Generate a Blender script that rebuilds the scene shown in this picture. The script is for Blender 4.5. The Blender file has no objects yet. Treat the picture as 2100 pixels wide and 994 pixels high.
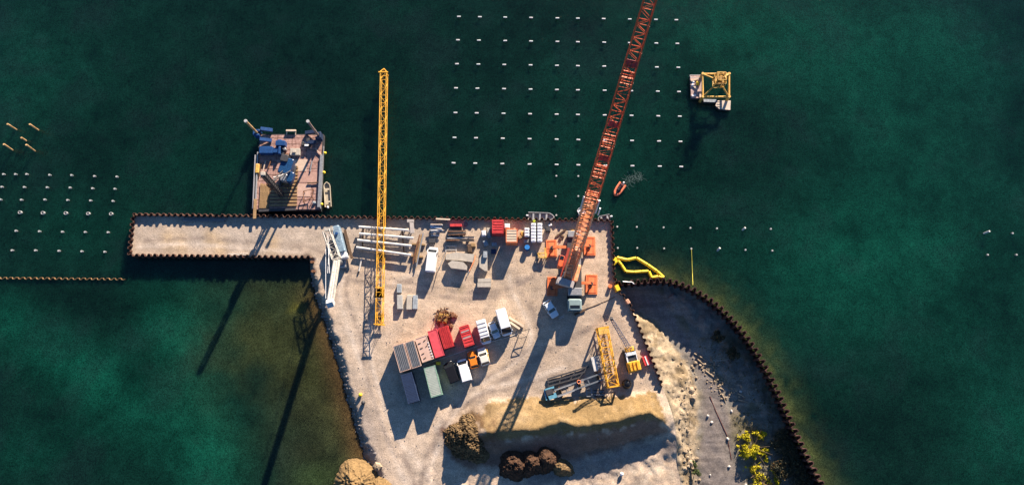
import bpy, bmesh, math, random
import numpy as np
from mathutils import Vector, Matrix, geometry, noise as mnoise
random.seed(7); np.random.seed(7)
R = math.radians
# ------------------------------------------------------------------ camera, sky, sun, exposure
scn = bpy.context.scene
CAMH, TILT, FPX = 135.0, R(13.0), 1400.0
cam_d = bpy.data.cameras.new('camera'); cam = bpy.data.objects.new('camera', cam_d)
scn.collection.objects.link(cam); scn.camera = cam
cam.location = (0, 0, CAMH); cam.rotation_euler = (TILT, 0, 0)
cam_d.sensor_width = 36; cam_d.lens = 24; cam_d.clip_start = 1; cam_d.clip_end = 6000
SUN_EL = R(19.5); SUN_AZ = math.atan2(0.37, 0.93)          # azimuth from +Y towards +X
world = bpy.data.worlds.new('World'); scn.world = world; world.use_nodes = True
wn = world.node_tree; bg = wn.nodes['Background']
sky = wn.nodes.new('ShaderNodeTexSky'); sky.sky_type = 'NISHITA'; sky.sun_disc = False
sky.ozone_density = 7.0; sky.dust_density = .3; sky.sun_elevation = SUN_EL; sky.sun_rotation = SUN_AZ
wn.links.new(sky.outputs[0], bg.inputs[0]); bg.inputs[1].default_value = 0.05
sun_d = bpy.data.lights.new('sun', 'SUN'); sun_d.energy = 5.0; sun_d.angle = R(0.5); sun_d.color = (1, .84, .68)
sun = bpy.data.objects.new('sun', sun_d); scn.collection.objects.link(sun)
SD = Vector((math.sin(SUN_AZ)*math.cos(SUN_EL), math.cos(SUN_AZ)*math.cos(SUN_EL), math.sin(SUN_EL)))
sun.rotation_euler = SD.to_track_quat('Z', 'Y').to_euler(); sun.location = SD*300
scn.view_settings.view_transform = 'Standard'; scn.view_settings.look = 'None'
scn.view_settings.gamma = 1; scn.view_settings.use_curve_mapping = False
scn.view_settings.exposure = 1.55
scn.cycles.max_bounces = 5; scn.cycles.diffuse_bounces = 2; scn.cycles.caustics_reflective = False; scn.cycles.caustics_refractive = False

# ------------------------------------------------------------------ survey: plan position of a photographed point at a known height
WZ = -1.0            # water level, quay surface is 0
PITZ = -2.9
ct, st = math.cos(TILT), math.sin(TILT)
def P(px, py, z=0.0):
    a = (px-1050)/FPX; b = (497-py)/FPX
    dy = b*ct + st; dz = b*st - ct
    t = (z-CAMH)/dz
    return Vector((a*t, dy*t, z))
def unP(x, y, z=0.0):
    X = x; Y = y; Z = z-CAMH
    cy = Y*ct + Z*st; cz = -Y*st + Z*ct
    return 1050 + FPX*X/(-cz), 497 - FPX*cy/(-cz)
def PL(pts, z=0): return [P(a, b, z) for a, b in pts]

# ------------------------------------------------------------------ materials
MATS = {}
def mat(name, col, rough=.6, metal=0.0, var=.18, scale=1.5, bump=0.0, spec=.4, col2=None, stretch=None):
    if name in MATS: return MATS[name]
    m = bpy.data.materials.new(name); m.use_nodes = True; n = m.node_tree; b = n.nodes['Principled BSDF']
    b.inputs['Roughness'].default_value = rough; b.inputs['Metallic'].default_value = metal
    b.inputs['Specular IOR Level'].default_value = spec
    tc = n.nodes.new('ShaderNodeTexCoord'); mp = n.nodes.new('ShaderNodeMapping')
    n.links.new(tc.outputs['Object'], mp.inputs[0])
    if stretch: mp.inputs['Scale'].default_value = stretch
    nz = n.nodes.new('ShaderNodeTexNoise'); nz.inputs['Scale'].default_value = scale; nz.inputs['Detail'].default_value = 6; nz.inputs['Roughness'].default_value = .65
    n.links.new(mp.outputs[0], nz.inputs['Vector'])
    rp = n.nodes.new('ShaderNodeValToRGB'); rp.color_ramp.elements[0].position = .32; rp.color_ramp.elements[1].position = .68
    c2 = col2 if col2 else tuple(min(1, c*(1+var)) for c in col)
    rp.color_ramp.elements[0].color = (*[c*(1-var) for c in col], 1); rp.color_ramp.elements[1].color = (*c2, 1)
    n.links.new(nz.outputs['Fac'], rp.inputs[0]); n.links.new(rp.outputs[0], b.inputs['Base Color'])
    if bump:
        bp = n.nodes.new('ShaderNodeBump'); bp.inputs['Strength'].default_value = bump; bp.inputs['Distance'].default_value = .05
        n.links.new(nz.outputs['Fac'], bp.inputs['Height']); n.links.new(bp.outputs[0], b.inputs['Normal'])
    MATS[name] = m; return m
M_white = mat('white_paint', (.72, .73, .74), .35, 0, .06)
M_vanwhite = mat('white_car_paint', (.78, .78, .78), .25, 0, .03, spec=.5)
M_shadewhite = mat('white_car_blue_shade', (.66, .72, .78), .25, .3, .04)  # white car paint with the blue of open shade mixed into the colour
M_black = mat('black_car_paint', (.012, .012, .014), .25, 0, .2)
M_orangecar = mat('orange_car_paint', (.72, .2, .02), .3, 0, .05)
M_glass = mat('dark_glass', (.012, .016, .02), .06, 0, .1, spec=.8)
M_tyre = mat('tyre_rubber', (.02, .02, .02), .85)
M_steel = mat('grey_steel', (.3, .31, .32), .5, .4, .25, 3)
M_dsteel = mat('dark_steel', (.06, .06, .065), .6, .3, .35, 3)
M_rust = mat('rust_steel', (.13, .055, .03), .85, 0, .5, 2.5, .3, col2=(.28, .13, .06))
M_sheet = mat('rusty_sheet_pile', (.04, .019, .015), .9, 0, .6, 1.8, .3, col2=(.13, .06, .04))
M_yellow = mat('yellow_paint', (.78, .40, .035), .5, 0, .2, 2)
M_yellow2 = mat('bright_yellow_plastic', (.85, .6, .03), .45, 0, .12, 2)
M_ochre = mat('ochre_weathered_paint', (.62, .33, .06), .6, 0, .3, 2, col2=(.8, .5, .12))
M_orange = mat('orange_paint', (.75, .16, .05), .5, 0, .2, 1.2, col2=(.8, .25, .09))
M_boomred = mat('boom_red_paint', (.68, .12, .04), .5, 0, .3, 1)
M_boomor = mat('boom_orange_paint', (.92, .26, .07), .4, 0, .15, 1, col2=(.95, .5, .28))
M_red = mat('red_paint', (.5, .028, .032), .55, 0, .2, 1.5, col2=(.68, .06, .06))
M_redfade = mat('faded_red_paint', (.62, .07, .09), .6, 0, .2, 1.4)
M_blue = mat('blue_paint', (.012, .06, .19), .45, 0, .25, 2)
M_navy = mat('navy_container', (.016, .036, .09), .75, 0, .25, 2)
M_pblue = mat('light_blue_paint', (.12, .32, .42), .5, 0, .25, 2)
M_pgreen = mat('pale_green_container', (.40, .45, .39), .55, 0, .12, 1.2)
M_green = mat('green_paint', (.2, .34, .26), .55)
M_groof = mat('grey_corrugated_roof', (.2, .21, .22), .55, .2, .2, 1.5)
M_tan = mat('pinkish_tan_roof', (.56, .38, .30), .75, 0, .12, 1)
M_cream = mat('cream_panel', (.62, .5, .37), .7, 0, .12, 1.5)
M_conc = mat('pale_concrete', (.42, .38, .32), .85, 0, .15, 2, .2)
M_conc2 = mat('blue_grey_concrete', (.28, .32, .35), .85, 0, .3, 2, .2)
M_wood = mat('weathered_timber', (.3, .19, .09), .85, 0, .4, 2, .2, stretch=(1, 6, 1))
M_dwood = mat('dark_timber', (.1, .06, .035), .85, 0, .4, 2, .2)
M_deck = mat('barge_deck_red', (.30, .15, .12), .85, 0, .3, 2.2, .2, col2=(.50, .32, .27))
M_pale = mat('pale_plywood', (.55, .42, .32), .8, 0, .15, 1.5)
M_alu = mat('aluminium_hull', (.42, .42, .42), .45, .4, .2, 3)
M_pipe = mat('grey_white_pipe', (.6, .58, .54), .5, 0, .15, 1.5)
M_ropey = mat('yellow_rope', (.6, .55, .08), .8)
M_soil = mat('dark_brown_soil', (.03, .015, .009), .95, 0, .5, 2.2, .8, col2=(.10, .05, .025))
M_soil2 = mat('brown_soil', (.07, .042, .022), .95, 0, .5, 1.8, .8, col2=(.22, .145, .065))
M_rock = mat('pale_rock', (.30, .235, .16), .9, 0, .35, 1.5, .4)
M_wrock = mat('white_rock', (.6, .56, .5), .9, 0, .1, 1.5, .3)
M_grock = mat('grey_rock', (.2, .18, .17), .9, 0, .3, 1.5, .4)
M_bark = mat('bark', (.12, .085, .05), .9)
M_skin = mat('skin', (.5, .3, .2), .6); M_jacket = mat('dark_jacket', (.03, .04, .07), .8); M_lifevest = mat('red_life_vest', (.6, .06, .03), .7)

# ------------------------------------------------------------------ mesh builder
class MB:
    def __init__(s): s.v = []; s.f = []; s.M = Matrix.Identity(4)
    def add(s, vs, fs):
        o = len(s.v); s.v += [tuple(s.M @ Vector(v)) for v in vs]; s.f += [tuple(i+o for i in f) for f in fs]; return s
    def box(s, c, d, rz=0, bev=0, top=1.0):
        hx, hy, hz = d[0]/2, d[1]/2, d[2]/2; Rm = Matrix.Rotation(rz, 3, 'Z'); c = Vector(c)
        if bev:
            b = min(bev, hx*.9, hy*.9, hz*.9); vs = []
            for z, k in ((-hz, b), (-hz+b, 0), (hz-b, 0), (hz, b)):
                x, y = hx-k, hy-k; xb, yb = max(x-b, 0), max(y-b, 0)
                vs += [(xb, -y, z), (x, -yb, z), (x, yb, z), (xb, y, z), (-xb, y, z), (-x, yb, z), (-x, -yb, z), (-xb, -y, z)]
            fs = [tuple(range(7, -1, -1)), tuple(range(24, 32))]
            for r in range(3):
                for i in range(8): j = (i+1) % 8; fs.append((r*8+i, r*8+j, r*8+8+j, r*8+8+i))
        else:
            vs = [(sx*hx*(top if sz > 0 else 1), sy*hy*(top if sz > 0 else 1), sz*hz) for sz in (-1, 1) for sx, sy in ((-1, -1), (1, -1), (1, 1), (-1, 1))]
            fs = [(3, 2, 1, 0), (4, 5, 6, 7), (0, 1, 5, 4), (1, 2, 6, 5), (2, 3, 7, 6), (3, 0, 4, 7)]
        return s.add([c + Rm @ Vector(v) for v in vs], fs)
    def tube(s, p0, p1, r, n=8, r2=None, cap=True):
        p0, p1 = Vector(p0), Vector(p1); d = p1-p0
        if d.length < 1e-5: return s
        q = d.to_track_quat('Z', 'Y'); r2 = r if r2 is None else r2
        vs = []
        for p, rr in ((p0, r), (p1, r2)):
            for i in range(n):
                a = 2*math.pi*(i+.5)/n; vs.append(p + q @ Vector((rr*math.cos(a), rr*math.sin(a), 0)))
        fs = [(i, (i+1) % n, n+(i+1) % n, n+i) for i in range(n)]
        if cap: fs += [tuple(range(n-1, -1, -1)), tuple(range(n, 2*n))]
        return s.add(vs, fs)
    def path(s, pts, r, n=6):
        for a, b in zip(pts[:-1], pts[1:]): s.tube(a, b, r, n)
        return s
    def bar(s, p0, p1, w, h):
        p0, p1 = Vector(p0), Vector(p1); d = p1-p0
        x = d.normalized(); y = Vector((0, 0, 1)).cross(x)
        if y.length < 1e-3: y = Vector((0, 1, 0))
        y.normalize(); z = x.cross(y); vs = []
        for p in (p0, p1):
            for a, b in ((-1, -1), (1, -1), (1, 1), (-1, 1)): vs.append(p + y*(a*w/2) + z*(b*h/2))
        return s.add(vs, [(3, 2, 1, 0), (4, 5, 6, 7), (0, 1, 5, 4), (1, 2, 6, 5), (2, 3, 7, 6), (3, 0, 4, 7)])
    def prism(s, poly, z0, z1):
        n = len(poly); a = sum(poly[i][0]*poly[(i+1) % n][1]-poly[(i+1) % n][0]*poly[i][1] for i in range(n))
        if a < 0: poly = poly[::-1]
        vs = [(p[0], p[1], z0) for p in poly]+[(p[0], p[1], z1) for p in poly]
        return s.add(vs, [tuple(range(n-1, -1, -1)), tuple(range(n, 2*n))]+[(i, (i+1) % n, n+(i+1) % n, n+i) for i in range(n)])
    def loft(s, rings, cap=True):
        n = len(rings[0]); vs = [v for r in rings for v in r]; fs = []
        for k in range(len(rings)-1):
            for i in range(n): j = (i+1) % n; fs.append((k*n+i, k*n+j, (k+1)*n+j, (k+1)*n+i))
        if cap: fs += [tuple(range(n-1, -1, -1)), tuple(range((len(rings)-1)*n, len(rings)*n))]
        return s.add(vs, fs)
    def build(s, name, m, parent=None, world=True, smooth=False, loc=None):
        me = bpy.data.meshes.new(name); off = Vector((0, 0, 0))
        if parent is not None and world: off = ABS[parent.name]
        if parent is None: off = Vector(loc) if loc is not None else Vector(s.v[0])
        me.from_pydata([tuple(Vector(v)-off) for v in s.v], [], s.f); me.materials.append(m)
        bm = bmesh.new(); bm.from_mesh(me); bmesh.ops.recalc_face_normals(bm, faces=bm.faces); bm.to_mesh(me); bm.free()
        if smooth:
            for p in me.polygons: p.use_smooth = True
        o = bpy.data.objects.new(name, me); scn.collection.objects.link(o)
        if parent is not None: o.parent = parent
        else: o.location = off
        ABS[o.name] = off if parent is None or world else Vector((0, 0, 0))
        return o
ABS = {}
def tag(o, label=None, cat=None, group=None, kind=None):
    if label: o['label'] = label
    if cat: o['category'] = cat
    if group: o['group'] = group
    if kind: o['kind'] = kind
    return o
def thing(name, label, cat, loc=(0, 0, 0), rz=0, group=None):
    o = bpy.data.objects.new(name, None); scn.collection.objects.link(o); o.empty_display_size = .3
    o.location = loc; o.rotation_euler = (0, 0, rz); ABS[o.name] = Vector(loc)
    return tag(o, label, cat, group)
def copy_tree(o, parent=None):
    c = o.copy(); scn.collection.objects.link(c); c.parent = parent
    for ch in [x for x in o.children]: copy_tree(ch, c)
    return c
def dup(o, label, loc, rz=0):
    c = copy_tree(o); c.location = loc; c.rotation_euler = (0, 0, rz); c['label'] = label; return c
def heading(p0, p1): d = p1-p0; return math.atan2(d.y, d.x)
ORD = ['first', 'second', 'third', 'fourth', 'fifth', 'sixth', 'seventh', 'eighth', 'ninth', 'tenth', 'eleventh', 'twelfth']

# ------------------------------------------------------------------ terrain helpers
def inpoly(X, Y, poly):
    c = np.zeros(X.shape, bool); n = len(poly)
    for i in range(n):
        x0, y0 = poly[i][0], poly[i][1]; x1, y1 = poly[(i+1) % n][0], poly[(i+1) % n][1]
        if y0 == y1: continue
        c ^= ((y0 > Y) != (y1 > Y)) & (X < (x1-x0)*(Y-y0)/(y1-y0)+x0)
    return c
def pdist(X, Y, line):
    d = np.full(X.shape, 1e9)
    for a, b in zip(line[:-1], line[1:]):
        ax, ay, bx, by = a[0], a[1], b[0], b[1]; L = (bx-ax)**2+(by-ay)**2+1e-9
        t = np.clip(((X-ax)*(bx-ax)+(Y-ay)*(by-ay))/L, 0, 1)
        d = np.minimum(d, np.hypot(X-ax-t*(bx-ax), Y-ay-t*(by-ay)))
    return d
def sd(X, Y, poly):
    d = pdist(X, Y, list(poly)+[poly[0]]); return np.where(inpoly(X, Y, poly), d, -d)
def sstep(x, a, b): t = np.clip((x-a)/(b-a), 0, 1); return t*t*(3-2*t)
def fbm(X, Y, s, seed=0, o=4):
    out = np.empty(X.shape); it = np.nditer([X, Y, out], op_flags=[['readonly'], ['readonly'], ['writeonly']])
    for a, b, c in it: c[...] = mnoise.fractal(Vector((float(a)*s+seed*13.7, float(b)*s-seed*7.1, seed*3.3)), .6, 2.0, o)
    return out
def densify(line, step):
    out = []
    for a, b in zip(line[:-1], line[1:]):
        n = max(1, int((b-a).length/step)); out += [a.lerp(b, i/n) for i in range(n)]
    return out+[line[-1]]
def smoothline(pts, it=2):
    for _ in range(it):
        q = [pts[0]]
        for a, b in zip(pts[:-1], pts[1:]): q += [a.lerp(b, .25), a.lerp(b, .75)]
        pts = q+[pts[-1]]
    return pts
def sheet(name, poly, step, zfun, cfun, m, hole=None, xr=None, yr=None, kind='structure', outer=None):
    """one ground sheet: grid points inside poly plus its outline, triangulated; per-vertex colour = surface albedo"""
    xs = [p[0] for p in poly]; ys = [p[1] for p in poly]
    x0, x1 = xr or (min(xs), max(xs)); y0, y1 = yr or (min(ys), max(ys))
    gx, gy = np.meshgrid(np.arange(x0, x1+step, step), np.arange(y0, y1+step, step))
    gx = gx.ravel()+(np.random.rand(gx.size)-.5)*step*.3; gy = gy.ravel()+(np.random.rand(gy.size)-.5)*step*.3
    pl = [(p[0], p[1]) for p in poly]
    if hole: keep = sd(gx, gy, hole) < -step*.35
    else: keep = sd(gx, gy, pl) > step*.35
    pts = [Vector((a, b)) for a, b in zip(gx[keep], gy[keep])]
    if hole: ring = [Vector((p[0], p[1])) for p in hole]
    else: ring = [Vector(p) for p in pl]
    extra = [Vector(p) for p in (outer or [])]
    co = ring+extra+pts; ed = [(i, (i+1) % len(ring)) for i in range(len(ring))]
    vs, es, fs, *_ = geometry.delaunay_2d_cdt(co, ed, [], 0, 1e-4)
    X = np.array([v.x for v in vs]); Y = np.array([v.y for v in vs])
    F = np.array([tuple(f) for f in fs]); cx = X[F].mean(1); cy = Y[F].mean(1)
    ins = inpoly(cx, cy, [(p[0], p[1]) for p in (hole or pl)])
    F = F[~ins] if hole else F[ins]
    Z = zfun(X, Y); C = cfun(X, Y)
    me = bpy.data.meshes.new(name); me.from_pydata(list(zip(X.tolist(), Y.tolist(), Z.tolist())), [], F.tolist())
    at = me.color_attributes.new('albedo', 'FLOAT_COLOR', 'POINT')
    A = C[:, 3:4] if C.shape[1] == 4 else np.ones((len(X), 1))
    at.data.foreach_set('color', np.column_stack([C[:, :3], A]).ravel().astype(np.float32))
    bm = bmesh.new(); bm.from_mesh(me)
    for v in [v for v in bm.verts if not v.link_faces]: bm.verts.remove(v)
    for f in bm.faces:
        if f.normal.z < 0: f.normal_flip()
        f.smooth = True
    bm.to_mesh(me); bm.free(); me.materials.append(m)
    o = bpy.data.objects.new(name, me); scn.collection.objects.link(o); o['kind'] = kind
    return o
def ground_mat(name, rough=.95, grain=.42, fine=5.0, bump=.9, streak=.07):
    m = bpy.data.materials.new(name); m.use_nodes = True; n = m.node_tree; b = n.nodes['Principled BSDF']; L = n.links.new
    b.inputs['Roughness'].default_value = rough; b.inputs['Specular IOR Level'].default_value = .15
    at = n.nodes.new('ShaderNodeAttribute'); at.attribute_name = 'albedo'
    geo = n.nodes.new('ShaderNodeNewGeometry')
    def nz(scale, det, ro=.6, vec=None):
        t = n.nodes.new('ShaderNodeTexNoise'); t.inputs['Scale'].default_value = scale; t.inputs['Detail'].default_value = det; t.inputs['Roughness'].default_value = ro
        L(vec or geo.outputs['Position'], t.inputs['Vector']); return t.outputs['Fac']
    def rng(src, lo, hi, a=.3, c=.7):
        r = n.nodes.new('ShaderNodeMapRange'); r.inputs[1].default_value = a; r.inputs[2].default_value = c; r.inputs[3].default_value = lo; r.inputs[4].default_value = hi
        L(src, r.inputs[0]); return r.outputs[0]
    def mul(a, c):
        x = n.nodes.new('ShaderNodeMath'); x.operation = 'MULTIPLY'; L(a, x.inputs[0]); L(c, x.inputs[1]); return x.outputs[0]
    f1 = rng(nz(fine, 3, .8), 1-grain, 1+grain); f2 = rng(nz(.35, 8, .75), .74, 1.2); f3 = rng(nz(1.6, 5, .7), .88, 1.12)
    out = mul(mul(f1, f2), f3)
    for ang in (70, 15):
        mp = n.nodes.new('ShaderNodeMapping'); mp.inputs['Rotation'].default_value = (0, 0, R(ang)); mp.inputs['Scale'].default_value = (.16, .9, 1)
        L(geo.outputs['Position'], mp.inputs[0]); out = mul(out, rng(nz(1, 5, .6, mp.outputs[0]), 1-streak, 1+streak))
    hs = n.nodes.new('ShaderNodeVectorMath'); hs.operation = 'SCALE'; L(at.outputs['Color'], hs.inputs[0]); L(out, hs.inputs['Scale'])
    L(hs.outputs[0], b.inputs['Base Color'])
    bp = n.nodes.new('ShaderNodeBump'); bp.inputs['Strength'].default_value = bump; bp.inputs['Distance'].default_value = .06
    L(nz(fine*.6, 5, .75), bp.inputs['Height']); L(bp.outputs[0], b.inputs['Normal'])
    return m

# ------------------------------------------------------------------ outlines (photo survey, quay level)
W_PEN_S = [(643, 528), (268, 524)]
W_PEN_W = [(268, 524), (276, 441)]
W_NORTH = [(276, 441), (1254, 453)]
W_EAST = [(1254, 453), (1258, 560), (1264, 590), (1290, 622), (1322, 700), (1358, 792)]
W_CURVE = [(1266, 582), (1300, 579), (1366, 574), (1412, 588), (1462, 618), (1508, 662), (1548, 716), (1584, 782), (1614, 850), (1644, 918), (1684, 994), (1730, 1080)]
SHORE = [(643, 528), (641, 552), (657, 600), (676, 648), (694, 700), (710, 752), (722, 800), (738, 846), (748, 892), (765, 925), (782, 965), (800, 1010), (820, 1080)]
SHOREW = [(634, 531), (634, 556), (645, 604), (662, 655), (680, 706), (696, 760), (709, 808), (722, 850), (733, 896), (745, 930), (757, 965), (770, 1010), (785, 1080)]
def wob(line, amp, sd_):
    return [p+Vector((mnoise.noise(Vector((p.x*.9, p.y*.9, sd_)))*amp+mnoise.noise(Vector((p.x*2.7, p.y*2.7, sd_)))*amp*.5, 0, 0)) for p in line]
shore = wob(densify(smoothline(PL(SHORE), 1), .6), .9, 3); shorew = wob(densify(smoothline(PL(SHOREW, WZ), 1), .6), .6, 9)
curve = densify(smoothline(PL(W_CURVE, 0), 3), 1.0)
east = densify(PL(W_EAST), 1.0)
north = PL(W_NORTH); penw = PL(W_PEN_W); pens = PL(W_PEN_S)
# joint between quay ground and pit ground below the end of the east wall
JOINT = densify(PL([(1358, 792), (1372, 830), (1385, 880), (1390, 940), (1400, 1010), (1400, 1080)]), 1.0)
bottom_y = P(1000, 1080).y
deck_poly = [p.xy for p in (densify(pens, 2)[:-1]+densify(penw, 2)[:-1]+densify(north, 2)[:-1]+east[:-1]+JOINT+list(reversed(shorew)))]
pit_poly = [p.xy for p in (curve+list(reversed(JOINT))[:-1]+list(reversed(east[:]))[:])]
# trim the east wall part north of the curved wall from the pit
k0 = min(range(len(east)), key=lambda i: (east[i].xy-curve[0].xy).length)
pit_poly = [p.xy for p in (curve+list(reversed(JOINT))[:-1]+list(reversed(east[k0:])))]
land_poly = [p.xy for p in (densify(pens, 2)[:-1]+densify(penw, 2)[:-1]+densify(north, 2)[:-1]+east[:k0]+curve+list(reversed(shorew)))]

# height model for the heaps, cut and ramp south of the yard (triangulated survey points)
TINP = [(885, 800, 0), (885, 1000, -.2), (970, 840, 0), (1000, 818, 0), (1060, 814, 0), (1150, 812, 0), (1250, 806, 0), (1345, 798, 0), (1362, 797, 0),
        (1010, 852, 1.5), (1060, 846, 1.6), (1150, 842, 1.6), (1250, 834, 1.6), (1330, 824, 1.4), (1040, 868, 2.3), (1150, 862, 2.5), (1250, 853, 2.5), (1320, 838, 2.2),
        (990, 886, 2.6), (1030, 883, 2.8), (1100, 879, 3.0), (1180, 874, 3.1), (1260, 863, 3.1), (1312, 848, 3.0), (1334, 844, 2.9), (1354, 858, 2.1), (1368, 871, 1.3),
        (985, 925, -.3), (1030, 935, -.7), (1100, 934, -.8), (1180, 930, -.8), (1260, 915, -.8), (1320, 898, -.8), (1350, 888, -.6), (1372, 884, .3),
        (1385, 820, .1), (1395, 860, .3), (1395, 900, .4), (1400, 925, -.5), (1300, 960, -1.0), (1200, 985, -1.0), (1050, 1000, -.8), (1370, 950, -.9), (1310, 1000, -.5), (930, 900, .3),
        (885, 700, 0), (1500, 700, 0), (1100, 700, 0), (1500, 1100, -.8), (885, 1100, -.2), (1150, 1100, -.6)]
_tp = [P(a, b, z) for a, b, z in TINP]
_v, _e, _f, *_r = geometry.delaunay_2d_cdt([p.xy for p in _tp], [], [], 0, 1e-4)
_tri = [[_tp[i] for i in f] for f in _f]
def tin(X, Y):
    Z = np.zeros(X.shape)
    for a, b, c in _tri:
        den = (b.y-c.y)*(a.x-c.x)+(c.x-b.x)*(a.y-c.y)
        if abs(den) < 1e-9: continue
        u = ((b.y-c.y)*(X-c.x)+(c.x-b.x)*(Y-c.y))/den; v = ((c.y-a.y)*(X-c.x)+(a.x-c.x)*(Y-c.y))/den; w = 1-u-v
        k = (u >= -1e-6) & (v >= -1e-6) & (w >= -1e-6)
        Z[k] = u[k]*a.z+v[k]*b.z+w[k]*c.z
    return Z
def deck_z(X, Y):
    n1 = fbm(X, Y, .12, 1, 3); n2 = fbm(X, Y, .8, 2, 3)
    T = tin(X, Y); m = sstep(np.abs(T), 0, .6)
    Z = T + .05*n1 + (.035+.16*m)*n2
    d = pdist(X, Y, [tuple(p.xy) for p in pens]+[tuple(penw[1].xy), tuple(north[1].xy)]+[tuple(p.xy) for p in east])
    Z = Z*np.where(Y > P(1000, 790).y, sstep(d, 0, 2)*.8+.2, 1)
    # bank: from quay edge down to just below the water line
    ds = pdist(X, Y, [tuple(p.xy) for p in shore]); dw = pdist(X, Y, [tuple(p.xy) for p in shorew])
    band = inpoly(X, Y, [tuple(p.xy) for p in list(shore)+list(reversed(shorew))]) | (dw < .15)
    zb = (WZ-.25)*(ds/(ds+dw+1e-6))**.8+.25*fbm(X, Y, 1.3, 5, 3)*np.minimum(1, np.minimum(ds, dw))
    return np.where(band, zb, Z)
BANK = [tuple(P(a, b).xy) for a, b in [(1296, 634), (1322, 640), (1350, 655), (1376, 690), (1405, 730), (1432, 765), (1441, 815), (1440, 880), (1436, 930), (1428, 1010), (1420, 1090)]]
_bankpoly = BANK+[tuple(p.xy) for p in reversed(JOINT)]+[tuple(p.xy) for p in reversed(east[k0:])]
def pit_z(X, Y):
    wall = [tuple(p.xy) for p in east[k0+3:]]; jn = [tuple(p.xy) for p in JOINT]
    dwl = pdist(X, Y, wall+jn); dbk = pdist(X, Y, BANK)
    b = inpoly(X, Y, _bankpoly)
    t = dwl/(dwl+dbk+1e-6); top = deck_z(X, Y)*(pdist(X, Y, jn) < 1.5)
    top = np.where(Y > P(1358, 770).y, -.35, tin(X, Y))
    z = top*(1-t**1.5)+PITZ*t**1.5
    n2 = fbm(X, Y, .55, 4, 4); n3 = fbm(X, Y, .1, 6, 3)
    z = z + np.where(t > .03, (.4*n2+.3*fbm(X, Y, 1.6, 44, 3))*np.minimum(1, t*6)*np.minimum(1, dbk/1.5+.1), 0)
    fl = PITZ + .08*n3 + .1*n2
    hum = sstep(-sd(X, Y, ROADP), .5, 4); fl = fl + hum*(.25+.25*n2)
    return np.where(b, z, fl)
ROADP = [tuple(P(a, b, PITZ).xy) for a, b in [(1290, 600), (1340, 612), (1390, 660), (1420, 705), (1452, 760), (1480, 800), (1492, 850), (1505, 910), (1520, 960), (1530, 1090), (1428, 1090), (1436, 930), (1440, 830), (1436, 770), (1400, 715), (1370, 670), (1330, 632), (1290, 622)]]
def mixc(C, col, w): return C*(1-w[:, None])+np.array(col)[None, :]*w[:, None]
def blob(U, V, x, y, rx, ry, ang=0):
    c, s = math.cos(R(ang)), math.sin(R(ang)); a = ((U-x)*c+(V-y)*s)/rx; b = (-(U-x)*s+(V-y)*c)/ry
    return np.exp(-(a*a+b*b))
TRACKS = []
for L_ in ([(845, 1000), (815, 930), (790, 860), (765, 790), (740, 720), (715, 650), (700, 600), (712, 560)], [(880, 1000), (835, 930), (812, 920), (780, 840), (757, 760), (745, 700), (760, 640), (800, 580), (870, 560)],
           [(870, 990), (875, 940), (905, 870), (980, 810), (1050, 770), (1120, 720), (1180, 690), (1230, 660)], [(900, 870), (960, 800), (1060, 740), (1100, 700), (1090, 650), (1060, 600), (1050, 560)],
           [(1150, 760), (1060, 790), (990, 800), (940, 830), (900, 900), (870, 980)], [(700, 560), (740, 570), (860, 590), (960, 610), (1040, 600), (1100, 560)], [(290, 500), (400, 492), (520, 505), (640, 510), (700, 560)],
           [(1320, 990), (1340, 960), (1380, 930), (1400, 900)], [(1290, 1000), (1345, 950), (1375, 938)], [(1180, 1000), (1240, 985), (1320, 1000)]):
    w = smoothline(PL(L_), 2)
    for o in (-.9, .9): TRACKS.append([(p.x+o*.7, p.y+o*.7) for p in w])
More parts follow.
